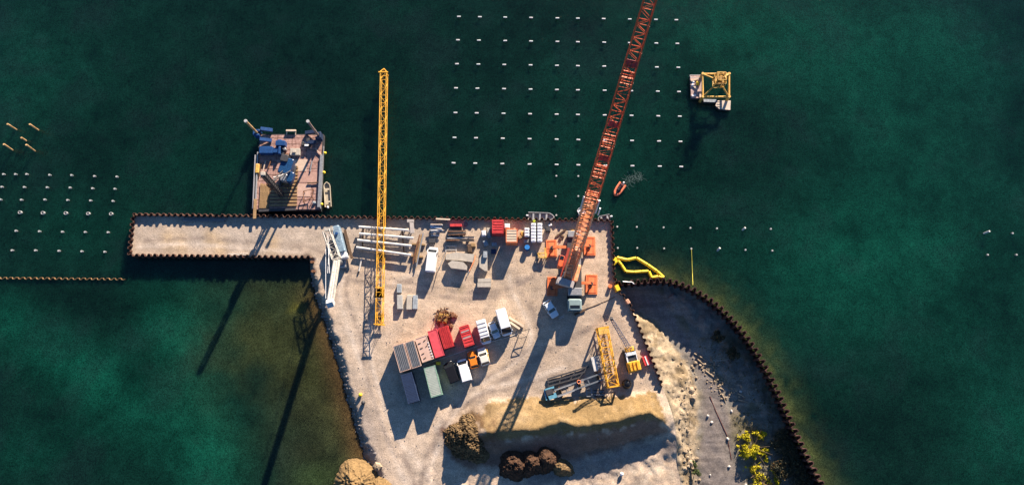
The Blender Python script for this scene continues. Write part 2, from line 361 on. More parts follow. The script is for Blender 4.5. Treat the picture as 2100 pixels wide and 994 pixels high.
def deck_c(X, Y):
    U, V = unP(X, Y, 0); n = fbm(X, Y, .16, 8, 4); n5 = fbm(X, Y, .5, 9, 4)
    C = np.tile(np.array([.48, .37, .268]), (len(X), 1))
    C = mixc(C, (.55, .435, .325), sstep(n, -.1, .7)*.6); C = mixc(C, (.36, .295, .235), sstep(-n, .0, .6)*.6)
    C = mixc(C, (.37, .325, .28), np.clip(blob(U, V, 800, 470, 120, 60)+blob(U, V, 470, 485, 270, 50), 0, 1)*.7)
    for x, y in ((345, 492), (372, 500), (432, 490), (452, 505), (560, 500)): C = mixc(C, (.50, .36, .20), blob(U, V, x, y, 14, 22)*.7)
    C = mixc(C, (.33, .28, .24), (blob(U, V, 1240, 700, 90, 70)+blob(U, V, 1150, 780, 120, 30))*.45)
    C = mixc(C, (.56, .47, .38), (blob(U, V, 850, 960, 60, 120)+blob(U, V, 730, 690, 40, 120, -20)+blob(U, V, 800, 600, 50, 60))*.5)
    C = mixc(C, (.30, .255, .22), blob(U, V, 755, 870, 22, 90, -14)*.8)
    for k, ln in enumerate(TRACKS):
        d = pdist(X, Y, ln); C = mixc(C, (.25, .2, .165) if k % 3 else (.6, .51, .42), np.exp(-(d/.45)**2)*np.clip(.6+.5*n5, 0, .9))
    sand = [tuple(P(a, b, .8).xy) for a, b in [(1004, 824), (1060, 818), (1150, 817), (1250, 810), (1352, 800), (1368, 868), (1342, 866), (1270, 880), (1180, 891), (1100, 896), (1040, 904), (990, 900), (985, 850)]]
    s = sstep(sd(X, Y, sand)+n5*1.0, -.2, .25); C = mixc(C, (.23, .155, .07), s); C = mixc(C, (.34, .25, .145), s*np.clip(blob(U, V, 1040, 850, 50, 30)+sstep(n5, .2, .6)*.5, 0, 1)*.6)
    slope = [tuple(P(a, b).xy) for a, b in [(985, 896), (1040, 900), (1100, 892), (1180, 887), (1270, 876), (1312, 861), (1340, 857), (1372, 884), (1340, 900), (1260, 925), (1180, 945), (1060, 950), (960, 960), (930, 940), (905, 900), (905, 880), (960, 860)]]
    C = mixc(C, (.24, .145, .10), sstep(sd(X, Y, slope)+n5*.8, -.6, .8))
    C = mixc(C, (.13, .08, .042), np.clip(blob(U, V, 985, 868, 40, 30, 30)*1.3*(.7+n5), 0, 1))
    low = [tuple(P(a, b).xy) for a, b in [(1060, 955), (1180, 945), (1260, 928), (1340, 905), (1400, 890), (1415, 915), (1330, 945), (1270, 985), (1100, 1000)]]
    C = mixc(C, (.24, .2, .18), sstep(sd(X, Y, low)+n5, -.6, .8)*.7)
    C = mixc(C, (.48, .42, .33), sstep(n5, -.2, .6)*np.clip(blob(U, V, 1395, 850, 30, 60, -10)+blob(U, V, 1340, 970, 90, 30), 0, 1)*.8)
    C = mixc(C, (.24, .2, .13), blob(U, V, 945, 592, 9, 9)*.6)
    ds = pdist(X, Y, [tuple(p.xy) for p in shorew]); C = mixc(C, (.12, .09, .07), (1-sstep(ds, .6, 1.6))*.8)
    return C
def pit_c(X, Y):
    U, V = unP(X, Y, PITZ); n = fbm(X, Y, .2, 11, 4); n5 = fbm(X, Y, .7, 12, 4)
    C = np.tile(np.array([.22, .20, .17]), (len(X), 1)); C = mixc(C, (.28, .225, .165), sstep(n5, 0, .6)*.7)
    C = mixc(C, (.13, .11, .055), sstep(n, .05, .5)*.6)
    C = mixc(C, (.19, .165, .15), sstep(sd(X, Y, ROADP)+n5*.7, -.6, 1.0))
    b = sstep(sd(X, Y, _bankpoly)+n5*.6, -.3, .5)
    C = mixc(C, (.32, .25, .165), b*.95); C = mixc(C, (.40, .33, .23), b*sstep(n5, -.1, .5)*.6); C = mixc(C, (.15, .11, .06), b*sstep(-n-.5*n5, .05, .5)*.7)
    C = mixc(C, (.1, .095, .03), blob(U, V, 1545, 920, 40, 60)*.6)
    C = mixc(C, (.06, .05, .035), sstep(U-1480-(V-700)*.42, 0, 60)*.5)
    return C
M_ground = ground_mat('gravel_yard'); M_pit = ground_mat('pit_soil', grain=.35, fine=4, streak=.2, bump=.8)
sheet('yard_ground', deck_poly, .42, deck_z, deck_c, M_ground)
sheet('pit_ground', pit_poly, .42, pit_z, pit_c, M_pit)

# ------------------------------------------------------------------ water
def water_c(X, Y):
    U, V = unP(X, Y, WZ); n = fbm(X, Y, .035, 21, 4); n2 = fbm(X, Y, .09, 22, 4)
    C = np.tile(np.array([.0022, .0138, .0096]), (len(X), 1))
    g = np.zeros(len(X))
    for x, y, rx, ry, an, w in [(1850, 120, 330, 130, 10, .9), (1800, 470, 170, 260, 15, 1.0), (1500, 60, 170, 100, 0, .7), (1250, 330, 260, 150, 0, .35), (60, 160, 220, 140, 0, .45), (150, 460, 140, 90, 0, .4),
                               (2000, 700, 120, 330, 0, .5), (2090, 480, 60, 200, 0, .3), (1650, 560, 140, 120, 0, .5), (350, 680, 70, 130, -15, 1.5), (440, 930, 80, 120, 0, 1.8), (250, 830, 170, 90, 30, 1.1), (120, 730, 140, 60, 25, 1.0), (480, 640, 110, 60, 0, .9),
                               (20, 640, 60, 50, 0, .8), (60, 930, 90, 60, 0, .6), (2080, 900, 90, 120, 0, .7), (420, 330, 100, 100, 0, .2)]: g += w*blob(U, V, x, y, rx, ry, an)
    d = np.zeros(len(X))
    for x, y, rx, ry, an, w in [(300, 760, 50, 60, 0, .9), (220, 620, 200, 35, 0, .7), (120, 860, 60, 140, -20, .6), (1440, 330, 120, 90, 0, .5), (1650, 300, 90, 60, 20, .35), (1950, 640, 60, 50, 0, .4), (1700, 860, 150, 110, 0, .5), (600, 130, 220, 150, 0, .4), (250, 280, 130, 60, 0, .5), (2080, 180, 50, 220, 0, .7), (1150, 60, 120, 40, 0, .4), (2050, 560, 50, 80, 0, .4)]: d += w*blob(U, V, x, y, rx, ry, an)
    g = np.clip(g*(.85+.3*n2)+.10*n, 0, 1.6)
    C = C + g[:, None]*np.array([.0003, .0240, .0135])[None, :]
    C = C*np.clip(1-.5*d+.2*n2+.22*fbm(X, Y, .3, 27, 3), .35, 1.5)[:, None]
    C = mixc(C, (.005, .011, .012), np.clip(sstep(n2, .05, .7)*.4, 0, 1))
    # shallows along the natural shore: bottom shows brown-green
    ds = pdist(X, Y, [tuple(p.xy) for p in shorew]); left = (X < P(790, 900).x) & (Y < P(640, 535).y+1)
    w = np.exp(-(np.maximum(ds-2, 0)/10.0)**1.3)*left*sstep(V, 540, 620); C = mixc(C, (.030, .033, .012), np.clip(w*(.95+.3*n2), 0, 1)*.95)
    C = mixc(C, (.024, .030, .010), np.clip(blob(U, V, 560, 700, 120, 140, 20)*(.75+n2), 0, 1)*.8*left)
    w = np.exp(-(ds/2.4)**2)*left*sstep(V, 560, 640); C = mixc(C, (.07, .042, .016), w*.85)
    C = mixc(C, (.12, .11, .01), blob(U, V, 607, 630, 9, 9)*.5)
    C = mixc(C, (.03, .055, .018), blob(U, V, 650, 980, 50, 30)*.7)
    C = C*(1+left*np.exp(-(np.maximum(ds-2, 0)/20.0)**1.3)*.5*fbm(X, Y, .22, 41, 5))[:, None]
    # weed and shallow ledge at the foot of the curved wall
    dc = pdist(X, Y, [tuple(p.xy) for p in curve]); w = np.exp(-(np.maximum(dc-.3, 0)/2.6)**1.4)*sstep(U, 1290, 1340)*(.8+.9*fbm(X, Y, .7, 33, 3))
    C = mixc(C, (.062, .078, .024), np.clip(w, 0, 1)*.9)
    C = mixc(C, (.02, .03, .016), blob(U, V, 1300, 562, 55, 14)*.8)
    far = sstep(np.maximum(np.abs(X), np.abs(Y)), 130, 200); C = mixc(C, (.002, .016, .012), far)
    deep = 1-np.clip(np.exp(-(np.maximum(ds-2, 0)/22.0)**1.5)*left*1.1+blob(U, V, 560, 760, 170, 260), 0, 1)
    return np.column_stack([np.clip(C, .001, 1), deep])
def water_mat():
    m = bpy.data.materials.new('sea_water'); m.use_nodes = True; n = m.node_tree; L = n.links.new; b = n.nodes['Principled BSDF']
    b.inputs['Roughness'].default_value = .12; b.inputs['IOR'].default_value = 1.33; b.inputs['Specular IOR Level'].default_value = .5
    at = n.nodes.new('ShaderNodeAttribute'); at.attribute_name = 'albedo'; geo = n.nodes.new('ShaderNodeNewGeometry')
    def nz(s, d, ro, vec=None):
        t = n.nodes.new('ShaderNodeTexNoise'); t.inputs['Scale'].default_value = s; t.inputs['Detail'].default_value = d; t.inputs['Roughness'].default_value = ro; L(vec or geo.outputs['Position'], t.inputs['Vector']); return t
    def rng(src, lo, hi, a=.3, c=.7):
        r = n.nodes.new('ShaderNodeMapRange'); r.inputs[1].default_value = a; r.inputs[2].default_value = c; r.inputs[3].default_value = lo; r.inputs[4].default_value = hi; L(src, r.inputs[0]); return r.outputs[0]
    def mul(a, c):
        x = n.nodes.new('ShaderNodeMath'); x.operation = 'MULTIPLY'; L(a, x.inputs[0]); L(c, x.inputs[1]); return x.outputs[0]
    k = mul(mul(rng(nz(5.5, 4, .9).outputs['Fac'], .0, 2.1, .34, .66), rng(nz(.6, 5, .7).outputs['Fac'], .8, 1.22)), rng(nz(.08, 6, .6).outputs['Fac'], .86, 1.15))
    hs = n.nodes.new('ShaderNodeVectorMath'); hs.operation = 'SCALE'; L(at.outputs['Color'], hs.inputs[0]); L(k, hs.inputs['Scale'])
    L(hs.outputs[0], b.inputs['Base Color'])
    b.subsurface_method = 'BURLEY' if hasattr(b, 'subsurface_method') else b.subsurface_method; b.inputs['Subsurface Weight'].default_value = 1.0; b.inputs['Subsurface Radius'].default_value = (1, 1, 1)
    L(rng(at.outputs['Alpha'], .9, 3.2, 0, 1), b.inputs['Subsurface Scale'])
    bp = n.nodes.new('ShaderNodeBump'); bp.inputs['Strength'].default_value = .8; bp.inputs['Distance'].default_value = .08
    L(nz(3.2, 5, .7).outputs['Fac'], bp.inputs['Height']); L(bp.outputs[0], b.inputs['Normal'])
    return m
hole = [(p[0], p[1]) for p in land_poly]
hole = [(x, y) for x, y in hole]
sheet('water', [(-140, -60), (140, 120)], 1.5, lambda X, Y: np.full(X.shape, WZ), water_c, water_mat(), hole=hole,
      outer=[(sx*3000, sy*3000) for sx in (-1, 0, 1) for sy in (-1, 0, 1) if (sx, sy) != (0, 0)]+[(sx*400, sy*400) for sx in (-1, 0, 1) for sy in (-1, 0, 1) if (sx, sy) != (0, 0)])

# ------------------------------------------------------------------ sheet pile walls
def sheetpile(label, line, z0, z1, pitch=1.2, amp=.24, th=.12, m=M_sheet):
    pts = line; L = [0]
    for a, b in zip(pts[:-1], pts[1:]): L.append(L[-1]+(b-a).length)
    def at(s):
        s = max(0, min(L[-1]-1e-4, s))
        for i in range(len(L)-1):
            if s <= L[i+1]: break
        t = (s-L[i])/max(1e-6, L[i+1]-L[i]); d = (pts[i+1]-pts[i]).normalized(); return pts[i].lerp(pts[i+1], t), Vector((-d.y, d.x, 0))
    prof = []; n = int(L[-1]/pitch)
    pk = L[-1]/max(1, n)
    for k in range(n):
        for f, o in ((.04, 1), (.36, 1), (.54, -1), (.86, -1)): prof.append((pk*(k+f), o*amp))
    prof.append((L[-1], 0)); prof.insert(0, (0, 0))
    out, inn = [], []
    for s, o in prof:
        p, nn = at(s); out.append(p+nn*(o+th/2)); inn.append(p+nn*(o-th/2))
    mb = MB(); k = len(out); vs = []
    for z in (z0, z1):
        dz = [(random.choice((-.1, -.04, 0, 0, .03, .08)) if z == z1 and i % 2 else 0) for i in range(k)]; dz = [dz[i-1] if i % 2 == 0 and i else dz[i] for i in range(k)]
        vs += [(p.x, p.y, z+e) for p, e in zip(out, dz)]; vs += [(p.x, p.y, z+e) for p, e in zip(inn, dz)]
    fs = []
    for i in range(k-1):
        fs += [(i, i+1, 2*k+i+1, 2*k+i), (k+i+1, k+i, 3*k+i, 3*k+i+1), (2*k+i, 2*k+i+1, 3*k+i+1, 3*k+i), (i+1, i, k+i, k+i+1)]
    fs += [(0, 2*k, 3*k, k), (k-1, 2*k-1, 4*k-1, 3*k-1)]
    mb.add(vs, fs); o = mb.build('sheet_pile_wall', m, loc=pts[0]); tag(o, label, 'sheet pile wall'); return o
WT = .82
sheetpile('rusty corrugated wall along the shaded south side of the narrow jetty', densify(pens, 20), -4, WT)
sheetpile('short rusty corrugated wall closing the outer end of the jetty', densify(penw, 20), -4, WT)
sheetpile('long straight corrugated quay wall facing the open water and pile grid', densify(north, 20), -4, WT)
sheetpile('rusty corrugated wall between the gravel yard and the pit bank', PL(W_EAST), -4, WT)
sheetpile('curved dark red corrugated wall holding the water out of the pit', [p for p in curve], -4, WT+.1, amp=.4, pitch=1.25, th=.2, m=mat('dark_maroon_sheet_pile', (.04, .015, .014), .9, 0, .6, 1.8, .3, col2=(.09, .036, .03)))
M_lowsheet = mat('pale_rust_sheet_pile', (.12, .07, .03), .9, 0, .4, 2, .3, col2=(.3, .18, .08))
sheetpile('low thin row of sheet piles barely above water, west of jetty', PL([(-80, 569), (256, 572)], WZ+.3), -4, WZ+.35, amp=.16, th=.11, m=M_lowsheet)

# ------------------------------------------------------------------ piles in the water
def cap_pile():
    t = thing('capped_pile', 'x', 'pile', group='white capped piles in the offshore grid')
    MB().tube((0, 0, -3), (0, 0, .5), .13, 10).build('pile_shaft', M_dsteel, t, world=False)
    MB().box((0, 0, .56), (.8, .28, .16), bev=.04).build('pile_cap', mat('dull_white_cap', (.55, .56, .56), .5, 0, .15), t, world=False); return t
ROWX = [[941, 984, 1036, 1089, 1143, 1185, 1238, 1291.5, 1345, 1387], [939, 982, 1036, 1089, 1143, 1185, 1239, 1291.5, 1346, 1389], [937, 981, 1034, 1088, 1142, 1185, 1239, 1291.5, 1347, 1391],
        [935, 979, 1033.5, 1088, 1142, 1185, 1240, 1294.5, 1349, 1392.5], [934, 977.5, 1032.5, 1087, 1141.5, 1185, 1240, 1295, 1350, 1394], [932, 976, 1031, 1086, 1141.5, 1186, 1241, 1296, 1351.5, 1395.5], [930, 974.5, 1030, 1086, 1141.5, 1186, 1241.5, 1297, 1353, 1397]]
ROWY = [(34, 41), (82, 89.5), (131, 138.5), (180.5, 188), (231, 238.5), (282, 290), (334, 341.5)]
proto = cap_pile(); first = True
for r, xs in enumerate(ROWX):
    for c, x in enumerate(xs):
        y = ROWY[r][0]+(ROWY[r][1]-ROWY[r][0])*(x-935)/455
        p = P(x, y, WZ+.6); p.z = WZ
        lab = f'white capped pile, {ORD[c]} of ten in the {ORD[r]} row of the offshore grid'
        if first: proto.location = p; proto['label'] = lab; first = False
        else: dup(proto, lab, p, random.uniform(-.06, .06))
def round_pile(name, grp, h, r, m, mcap):
    t = thing(name, 'x', 'pile', group=grp)
    MB().tube((0, 0, -3), (0, 0, h), r, 12).build('pile_shaft', m, t, world=False)
    MB().tube((0, 0, h), (0, 0, h+.05), r*.98, 12).build('pile_head', mcap, t, world=False); return t
def place_set(proto, items, top):
    for i, (x, y, lab) in enumerate(items):
        p = P(x, y, WZ+top); p.z = WZ
        if i == 0: proto.location = p; proto['label'] = lab
        else: dup(proto, lab, p, random.uniform(0, 6))
M_ph = mat('pale_pile_head', (.42, .43, .42), .7, 0, .15, 3)
M_pgrey = mat('grey_pile_steel', (.22, .24, .24), .7, 0, .3, 2)
LG = [[(6.5, 357), (31, 357), (54, 357), (101, 358.5), (146, 359), (193, 361), (239, 362)], [(3, 383), (49, 383.5), (96, 384), (143, 384.5), (189, 386), (235, 387)],
      [(0, 409), (43, 409.5), (91, 409), (138, 410), (185, 411), (231, 412)], [(32, 473), (80, 474), (127, 475), (174, 475.5), (221, 476)], [(24, 513), (72, 513), (120, 514), (167, 515), (214, 516)]]
it = []
rows = ['northernmost', 'second', 'third', 'fifth', 'southernmost']
for r, row in enumerate(LG):
    for c, (x, y) in enumerate(row): it.append((x, y, f'small pale pile, {ORD[c]} from left in the {rows[r]} row of the western grid'))
place_set(round_pile('round_pile', 'pale piles in the western grid', .45, .21, M_pgrey, M_ph), it, .45)
def ring_pile():
    t = thing('ring_pile', 'x', 'pile', group='open tube piles in the western grid'); mb = MB(); n = 16; vs = []
    for rr, z in ((.34, -3), (.34, .4), (.25, .4), (.25, -3)):
        vs += [(rr*math.cos(2*math.pi*i/n), rr*math.sin(2*math.pi*i/n), z) for i in range(n)]
    mb.add(vs, [(k*n+i, k*n+(i+1) % n, (k+1)*n+(i+1) % n, (k+1)*n+i) for k in range(3) for i in range(n)]); mb.build('pile_tube', M_ph, t, world=False)
    MB().tube((0, 0, .0), (0, 0, .05), .25, 12).build('pile_plug', M_dsteel, t, world=False); return t
place_set(ring_pile(), [(x, y, f'open tube pile with white rim, {ORD[i]} from left in the western grid') for i, (x, y) in enumerate([(40, 435), (87, 436), (134, 436.5), (180, 437.5), (227, 438)])], .4)
S = [(1141, 360.5, 'small round pile just south of the offshore grid, left of two'), (1186, 361, 'small round pile just south of the offshore grid, right of two'),
     (1139.5, 402, 'small round pile midway between offshore grid and quay, left one'), (1186, 402, 'small round pile midway between offshore grid and quay, right one'),
     (1141, 441, 'small round pile beside the bow of the long grey workboat'), (1187, 441, 'small round pile next to the crane boom at the quay')]
RX = [(1266, 464.5), (1306, 465), (1361, 466), (1416, 467), (1470.5, 468), (1581, 469)]
S += [(x, y, f'small round pile, {ORD[i]} from the quay in the upper eastern row') for i, (x, y) in enumerate(RX)]
RX = [(1267, 508), (1307, 508), (1362, 509), (1418, 509.5), (1529, 512), (1584, 513.5)]
S += [(x, y, f'small round pile, {ORD[i]} from the quay in the lower eastern row') for i, (x, y) in enumerate(RX)]
S += [(2077, 478, 'pale pile, upper right of the far eastern cluster'), (2026, 522, 'pale pile, lower left of the far eastern cluster'), (2085, 522, 'pale pile, lower right of the far eastern cluster')]
place_set(round_pile('round_pile', 'small round piles near the quay', .35, .18, M_pgrey, M_ph), S, .35)
def leaning_pile(label, top, base, h, r, m, grp=None):
    b = P(*base, WZ); t_ = P(*top, WZ+h); t = thing('leaning_pile', label, 'pile', b, 0, grp); d = (t_-b).normalized()
    MB().tube(b-d*.6, t_, r*.7, 10, r).build('pile_shaft', m, t); MB().tube(t_, t_+d*.05, r*.97, 10).build('pile_head', m, t)
leaning_pile('pale pile leaning right, between the fifth and last of upper eastern row', (1528, 467), (1523, 471), .6, .2, M_pipe)
leaning_pile('pale pile leaning right in the lower eastern row, past the yellow rope', (1476, 508.5), (1471.5, 513.5), .6, .2, M_pipe)
leaning_pile('long pale leaning pile, upper left of the far eastern cluster', (2029, 474), (2017.5, 478.5), 1.2, .2, M_pipe)
M_goldpile = mat('gold_brown_pile', (.5, .25, .07), .7, 0, .4, 1.5, col2=(.75, .5, .25))
for (tp, bs, lab) in [((15.5, 254.6), (34, 266), 'tall orange brown pile, upper left of the group of five'), ((61, 255), (79, 267), 'tall pale brown pile, upper right of the group of five'),
                      ((8, 296), (26, 308), 'tall orange brown pile, lower left of the group of five'), ((54, 297), (72, 310), 'tall pale brown pile, lower right of the group of five'), ((44, 282.5), (54, 289), 'short brown pile in the centre of the group of five')]:
    leaning_pile(lab, tp, bs, 2.6 if 'tall' in lab else 1.3, .2, M_goldpile, 'five tall piles in the west')
o = MB().path([P(1418, 511, WZ+.38), P(1419, 535, WZ+.1), P(1420, 560, WZ+.1), P(1421, 584, .6)], .05).build('mooring_rope', M_ropey); tag(o, 'thin yellow rope running from a pile to the curved wall', 'rope')

# ------------------------------------------------------------------ lattice
def lattice(mb, A, B, w, h, bays, rc, rb, up=Vector((0, 0, 1)), tri=False, wB=None, hB=None, brace='zig'):
    A, B = Vector(A), Vector(B); x = (B-A).normalized(); y = up.cross(x).normalized(); z = x.cross(y)
    wB = w if wB is None else wB; hB = h if hB is None else hB
    def c(k, t):
        ww = w+(wB-w)*t; hh = h+(hB-h)*t; p = A.lerp(B, t)
        if tri: return p + [y*(-ww/2)-z*hh/2, y*(ww/2)-z*hh/2, z*hh/2][k]
        return p + y*([-1, 1, 1, -1][k]*ww/2) + z*([-1, -1, 1, 1][k]*hh/2)
    K = 3 if tri else 4
    for k in range(K): mb.tube(c(k, 0), c(k, 1), rc, 6)
    for i in range(bays):
        t0, t1 = i/bays, (i+1)/bays; tm = (t0+t1)/2
        rb0 = rb
        for k in range(K):
            j = (k+1) % K; rb = rb0*.5 if (K == 4 and k == 0) else rb0
            if brace == 'zig':
                mb.tube(c(k, t0), c(j, tm), rb, 4, cap=False); mb.tube(c(j, tm), c(k, t1), rb, 4, cap=False); mb.tube(c(k, t0), c(j, t0), rb, 4, cap=False)
            elif brace == 'one':
                if (i+k) % 2: mb.tube(c(k, t0), c(j, t1), rb, 4, cap=False)
                else: mb.tube(c(j, t0), c(k, t1), rb, 4, cap=False)
                mb.tube(c(k, t0), c(j, t0), rb*.8, 4, cap=False)
            elif brace == 'x':
                mb.tube(c(k, t0), c(j, t1), rb, 4, cap=False); mb.tube(c(j, t0), c(k, t1), rb, 4, cap=False)
            else:
                mb.tube(c(k, t0), c(j, t0), rb, 4, cap=False); mb.tube(c(k, t0), c(j, t1), rb, 4, cap=False)
        rb = rb0
    for k in range(K): mb.tube(c(k, 1), c((k+1) % K, 1), rb*1.3, 4)
    return c

# long yellow jib lying across quay edge on timber cribs
JB = thing('yellow_lattice_jib', 'very long yellow lattice jib reaching from the yard out over the water', 'crane jib', P(777, 600))
zb, ht = .75, 1.75
zc = zb+ht/2
A = P(778, 665, zc); B = P(787.5, 152, zc); Nn = P(779.5, 600, zc)
mb = MB(); lattice(mb, A, Nn, 1.25, ht, 4, .085, .05, brace='one'); mb.build('tail_section', M_yellow, JB)
cuts = [0, .17, .34, .51, .68, .85, 1]
for i in range(6):
    a, b = Nn.lerp(B, cuts[i]), Nn.lerp(B, cuts[i+1]); mb = MB(); lattice(mb, a, b, 1.25, ht, 4, .08, .05, brace='one')
    for q in (a,): mb.box(q, (1.3, .22, ht+.1)) if False else None
    mb.build('lattice_section', M_yellow, JB)
tipv = P(787.5, 141, zc); mb = MB(); d = (B-A).normalized()
for s in (-1, 1):
    for z in (-1, 1): mb.tube(B+Vector((s*.8, 0, z*ht/2)), tipv, .08, 6)
mb.bar(B+Vector((-1, 0, .9)), B+Vector((1, 0, .9)), .2, .2); mb.build('tip_frame', M_yellow, JB)
mb = MB(); mb.box(Nn+Vector((0, 0, -.3)), (1.3, 1.7, ht-.5), bev=.08)
for s in (-1, 1): mb.bar(Nn+Vector((s*.7, -1.1, ht/2)), Nn+Vector((s*.7, 1.1, ht/2)), .2, .2); mb.bar(Nn+Vector((-.8, s*.9, ht/2+.02)), Nn+Vector((.8, s*.9, ht/2+.02)), .2, .2); mb.build('pivot_block', M_yellow, JB)
mb = MB(); mb.bar(A+Vector((-.95, 0, -.8)), A+Vector((.95, 0, -.8)), .25, .25); mb.bar(A+Vector((-.95, 0, .8)), A+Vector((.95, 0, .8)), .2, .2); mb.build('end_frame', M_yellow, JB)
for (x, y, lab) in [(778.5, 650, 'low timber crib under the tail of the long yellow jib'), (781, 530, 'low timber crib under the long yellow jib beside the pipes'), (783, 460, 'low timber crib under the long yellow jib by the quay wall')]:
    mb = MB(); c = P(x, y, 0)
    for k in range(2):
        for j in (-.6, 0, .6): mb.box(c+Vector((j if k else 0, 0 if k else j*.6, .18+.34*k)), (.3 if k else 1.9, 1.5 if k else .3, .32))
    tag(mb.build('timber_crib', M_dwood, loc=c), lab, 'timber crib', 'timber cribs under the yellow jib')

# yellow mast section in the yard
T = thing('yellow_mast_section', 'wide yellow lattice mast section lying in the yard near the small crane', 'crane mast', P(1246, 732))
A = P(1234.5, 673, 1.45); B = P(1257, 792, 1.45)
def lat_part(a, b, w, h, n, rc, rb, name, m, root, **k): mb_ = MB(); lattice(mb_, a, b, w, h, n, rc, rb, **k); return mb_.build(name, m, root)
for i in range(3): lat_part(A.lerp(B, i/3), A.lerp(B, (i+1)/3-.004), 2.05, 1.9, 3, .12, .065, 'lattice_section', M_yellow, T, brace='one')
x = (B-A).normalized(); yv = Vector((0, 0, 1)).cross(x)
for q in (A, B):
    mb = MB()
    for s in (-1, 1): mb.bar(q+yv*s*1.05-Vector((0, 0, 1.3)), q+yv*s*1.05+Vector((0, 0, 1.25)), .32, .32)
    mb.bar(q-yv*1.2+Vector((0, 0, 1.1)), q+yv*1.2+Vector((0, 0, 1.1)), .3, .3)
    mb.build('end_frame', M_yellow, T)
mb = MB(); mb.bar(A+x*.2+Vector((0, 0, 1.27)), A+x*1.2+Vector((0, 0, 1.27)), 1.9, .06); mb.build('end_plate', M_ochre, T)

# ------------------------------------------------------------------ big orange mobile crane
CR = thing('mobile_crane', 'huge orange and red lattice boom crane standing on outriggers at the quay corner', 'mobile crane', P(1177, 560))
c0 = P(1178, 640, 1.2); c1 = P(1177, 480, 1.2)
ca = (c1-c0).normalized(); cs = Vector((ca.y, -ca.x, 0)); CL = (c1-c0).length
mb = MB(); mb.bar(c0+ca*2.4, c1, 2.0, .8); mb.bar(c0+ca*3.2+Vector((0, 0, .45)), c1-ca*.4+Vector((0, 0, .45)), 2.8, .12)
mb.build('carrier_chassis', M_dsteel, CR)
for q, dd in ((c0+ca*3.9+Vector((0, 0, .95)), (2.7, 1.5, .9)), (c0+ca*15.6+Vector((0, 0, .7)), (2.6, 1.3, .5)), (c0+ca*10.5+cs*.6+Vector((0, 0, .75)), (1.3, 2.6, .5))): mb = MB(); mb.box(q, dd, bev=.08); mb.build('carrier_deck_box', M_steel, CR)
cabm = MB(); cabm.box(c0+ca*1.3+Vector((0, 0, .35)), (2.7, 2.4, 2.1), bev=.25); cab = cabm.build('carrier_cab', mat('grey_green_cab', (.22, .3, .3), .4, 0, .1), CR)
mb = MB(); mb.box(c0+ca*.12+Vector((0, 0, .75)), (2.3, .1, .9)); mb.box(c0+ca*.9+Vector((0, 0, 1.42)), (1.9, .6, .04)); mb.build('windscreen', M_glass, cab)
for k in range(7):
    for s in (-1, 1):
        q = c0+ca*(1.2+k*2.15+(1.2 if k > 1 else 0)); q = q+cs*s*1.15; q.z = .62
        mb = MB(); mb.tube(q-cs*.22, q+cs*.22, .62, 18); mb.build('wheel', M_tyre, CR)
boomdir2 = (P(1200, 440)-P(1160, 575)).normalized(); bp_ = Vector((boomdir2.y, -boomdir2.x, 0))
beams = [(1133, 506, 1175, 507), (1209, 503, 1180, 503), (1133, 588, 1175, 585), (1213, 580, 1180, 580)]
for (a, b, c, d) in beams:
    e = P(a, b, 1.25); f = P(c, d, 1.25); mb = MB(); mb.bar(e, f, .55, .5); bo = mb.build('outrigger_beam', M_orange, CR)
    mb = MB(); mb.tube(e+Vector((0, 0, .25)), Vector((e.x, e.y, .42)), .16, 10); mb.tube(Vector((e.x, e.y, .5)), Vector((e.x, e.y, .26)), .4, 14); mb.build('jack', M_dsteel, bo)
mats = [(1120, 492, 1142, 527, -2, 'orange steel mat under the outrigger, beside the yellow stand'), (1197, 485, 1221, 524, 0, 'orange steel mat under the outrigger nearest the east quay corner'), (1122, 568, 1144, 606, 3, 'orange steel mat under the outrigger nearest the shade-tinted white car'), (1201, 563, 1225, 603, 2, 'orange steel mat under the outrigger nearest the pit wall')]
for (x0, y0, x1, y1, an, lab) in mats:
    c = P((x0+x1)/2, (y0+y1)/2, .12); w = (x1-x0)/10.2; h = (y1-y0)/10.0
    t = thing('outrigger_mat', lab, 'steel mat', Vector((c.x, c.y, 0)), R(-an), 'orange outrigger mats of the big crane')
    mb = MB(); mb.box((0, 0, .12), (w, h, .24), bev=.03); mb.build('mat_plate', M_orange, t, world=False)
    mb = MB()
    for k in (-.3, .3): mb.box((w*k, 0, .255), (.1, h*.9, .03))
    for k in (-.42, 0, .42): mb.box((0, h*k, .27), (w*.8, .08, .03))
    mb.build('stiffener', mat('dark_orange_edge', (.5, .09, .03), .6), t, world=False)
# superstructure
sb = P(1160, 578, 2.4); sf = P(1177, 512, 2.4)
mb = MB(); mb.bar(sb, sf, 2.6, 1.1); mb.tube(P(1172, 540, 1.5), P(1172, 540, 2.0), 1.3, 24); mb.build('slewing_platform', mat('deep_red_platform', (.3, .04, .025), .5, 0, .3, 2), CR)
d_ = (sf-sb).normalized(); s_ = Vector((d_.y, -d_.x, 0))
mb = MB()
for k, w in enumerate((3.6, 3.4, 3.0)): mb.bar(sb+s_*-.05-d_*.9+Vector((0, 0, -.2+.62*k)), sb+d_*.4+Vector((0, 0, -.2+.62*k)), w, .56)
mb.build('counterweight', mat('pale_counterweight', (.42, .38, .36), .6, 0, .2), CR)
mb = MB()
for k in (1.3, 2.9): mb.tube(sb+d_*k-s_*.9+Vector((0, 0, .9)), sb+d_*k+s_*.9+Vector((0, 0, .9)), .45, 16)
mb.build('winch_drum', M_dsteel, CR)
mb = MB(); mb.box(sb+d_*3.6-s_*1.9+Vector((0, 0, .15)), (1.0, 2.4, 1.8), rz=heading(sb, sf)-R(90), bev=.15); oc = mb.build('operator_cab', M_boomred, CR)
mb = MB(); mb.box(sb+d_*4.3-s_*1.9+Vector((0, 0, 1.07)), (.75, .8, .03), rz=heading(sb, sf)-R(90)); mb.build('cab_glass', M_glass, oc)
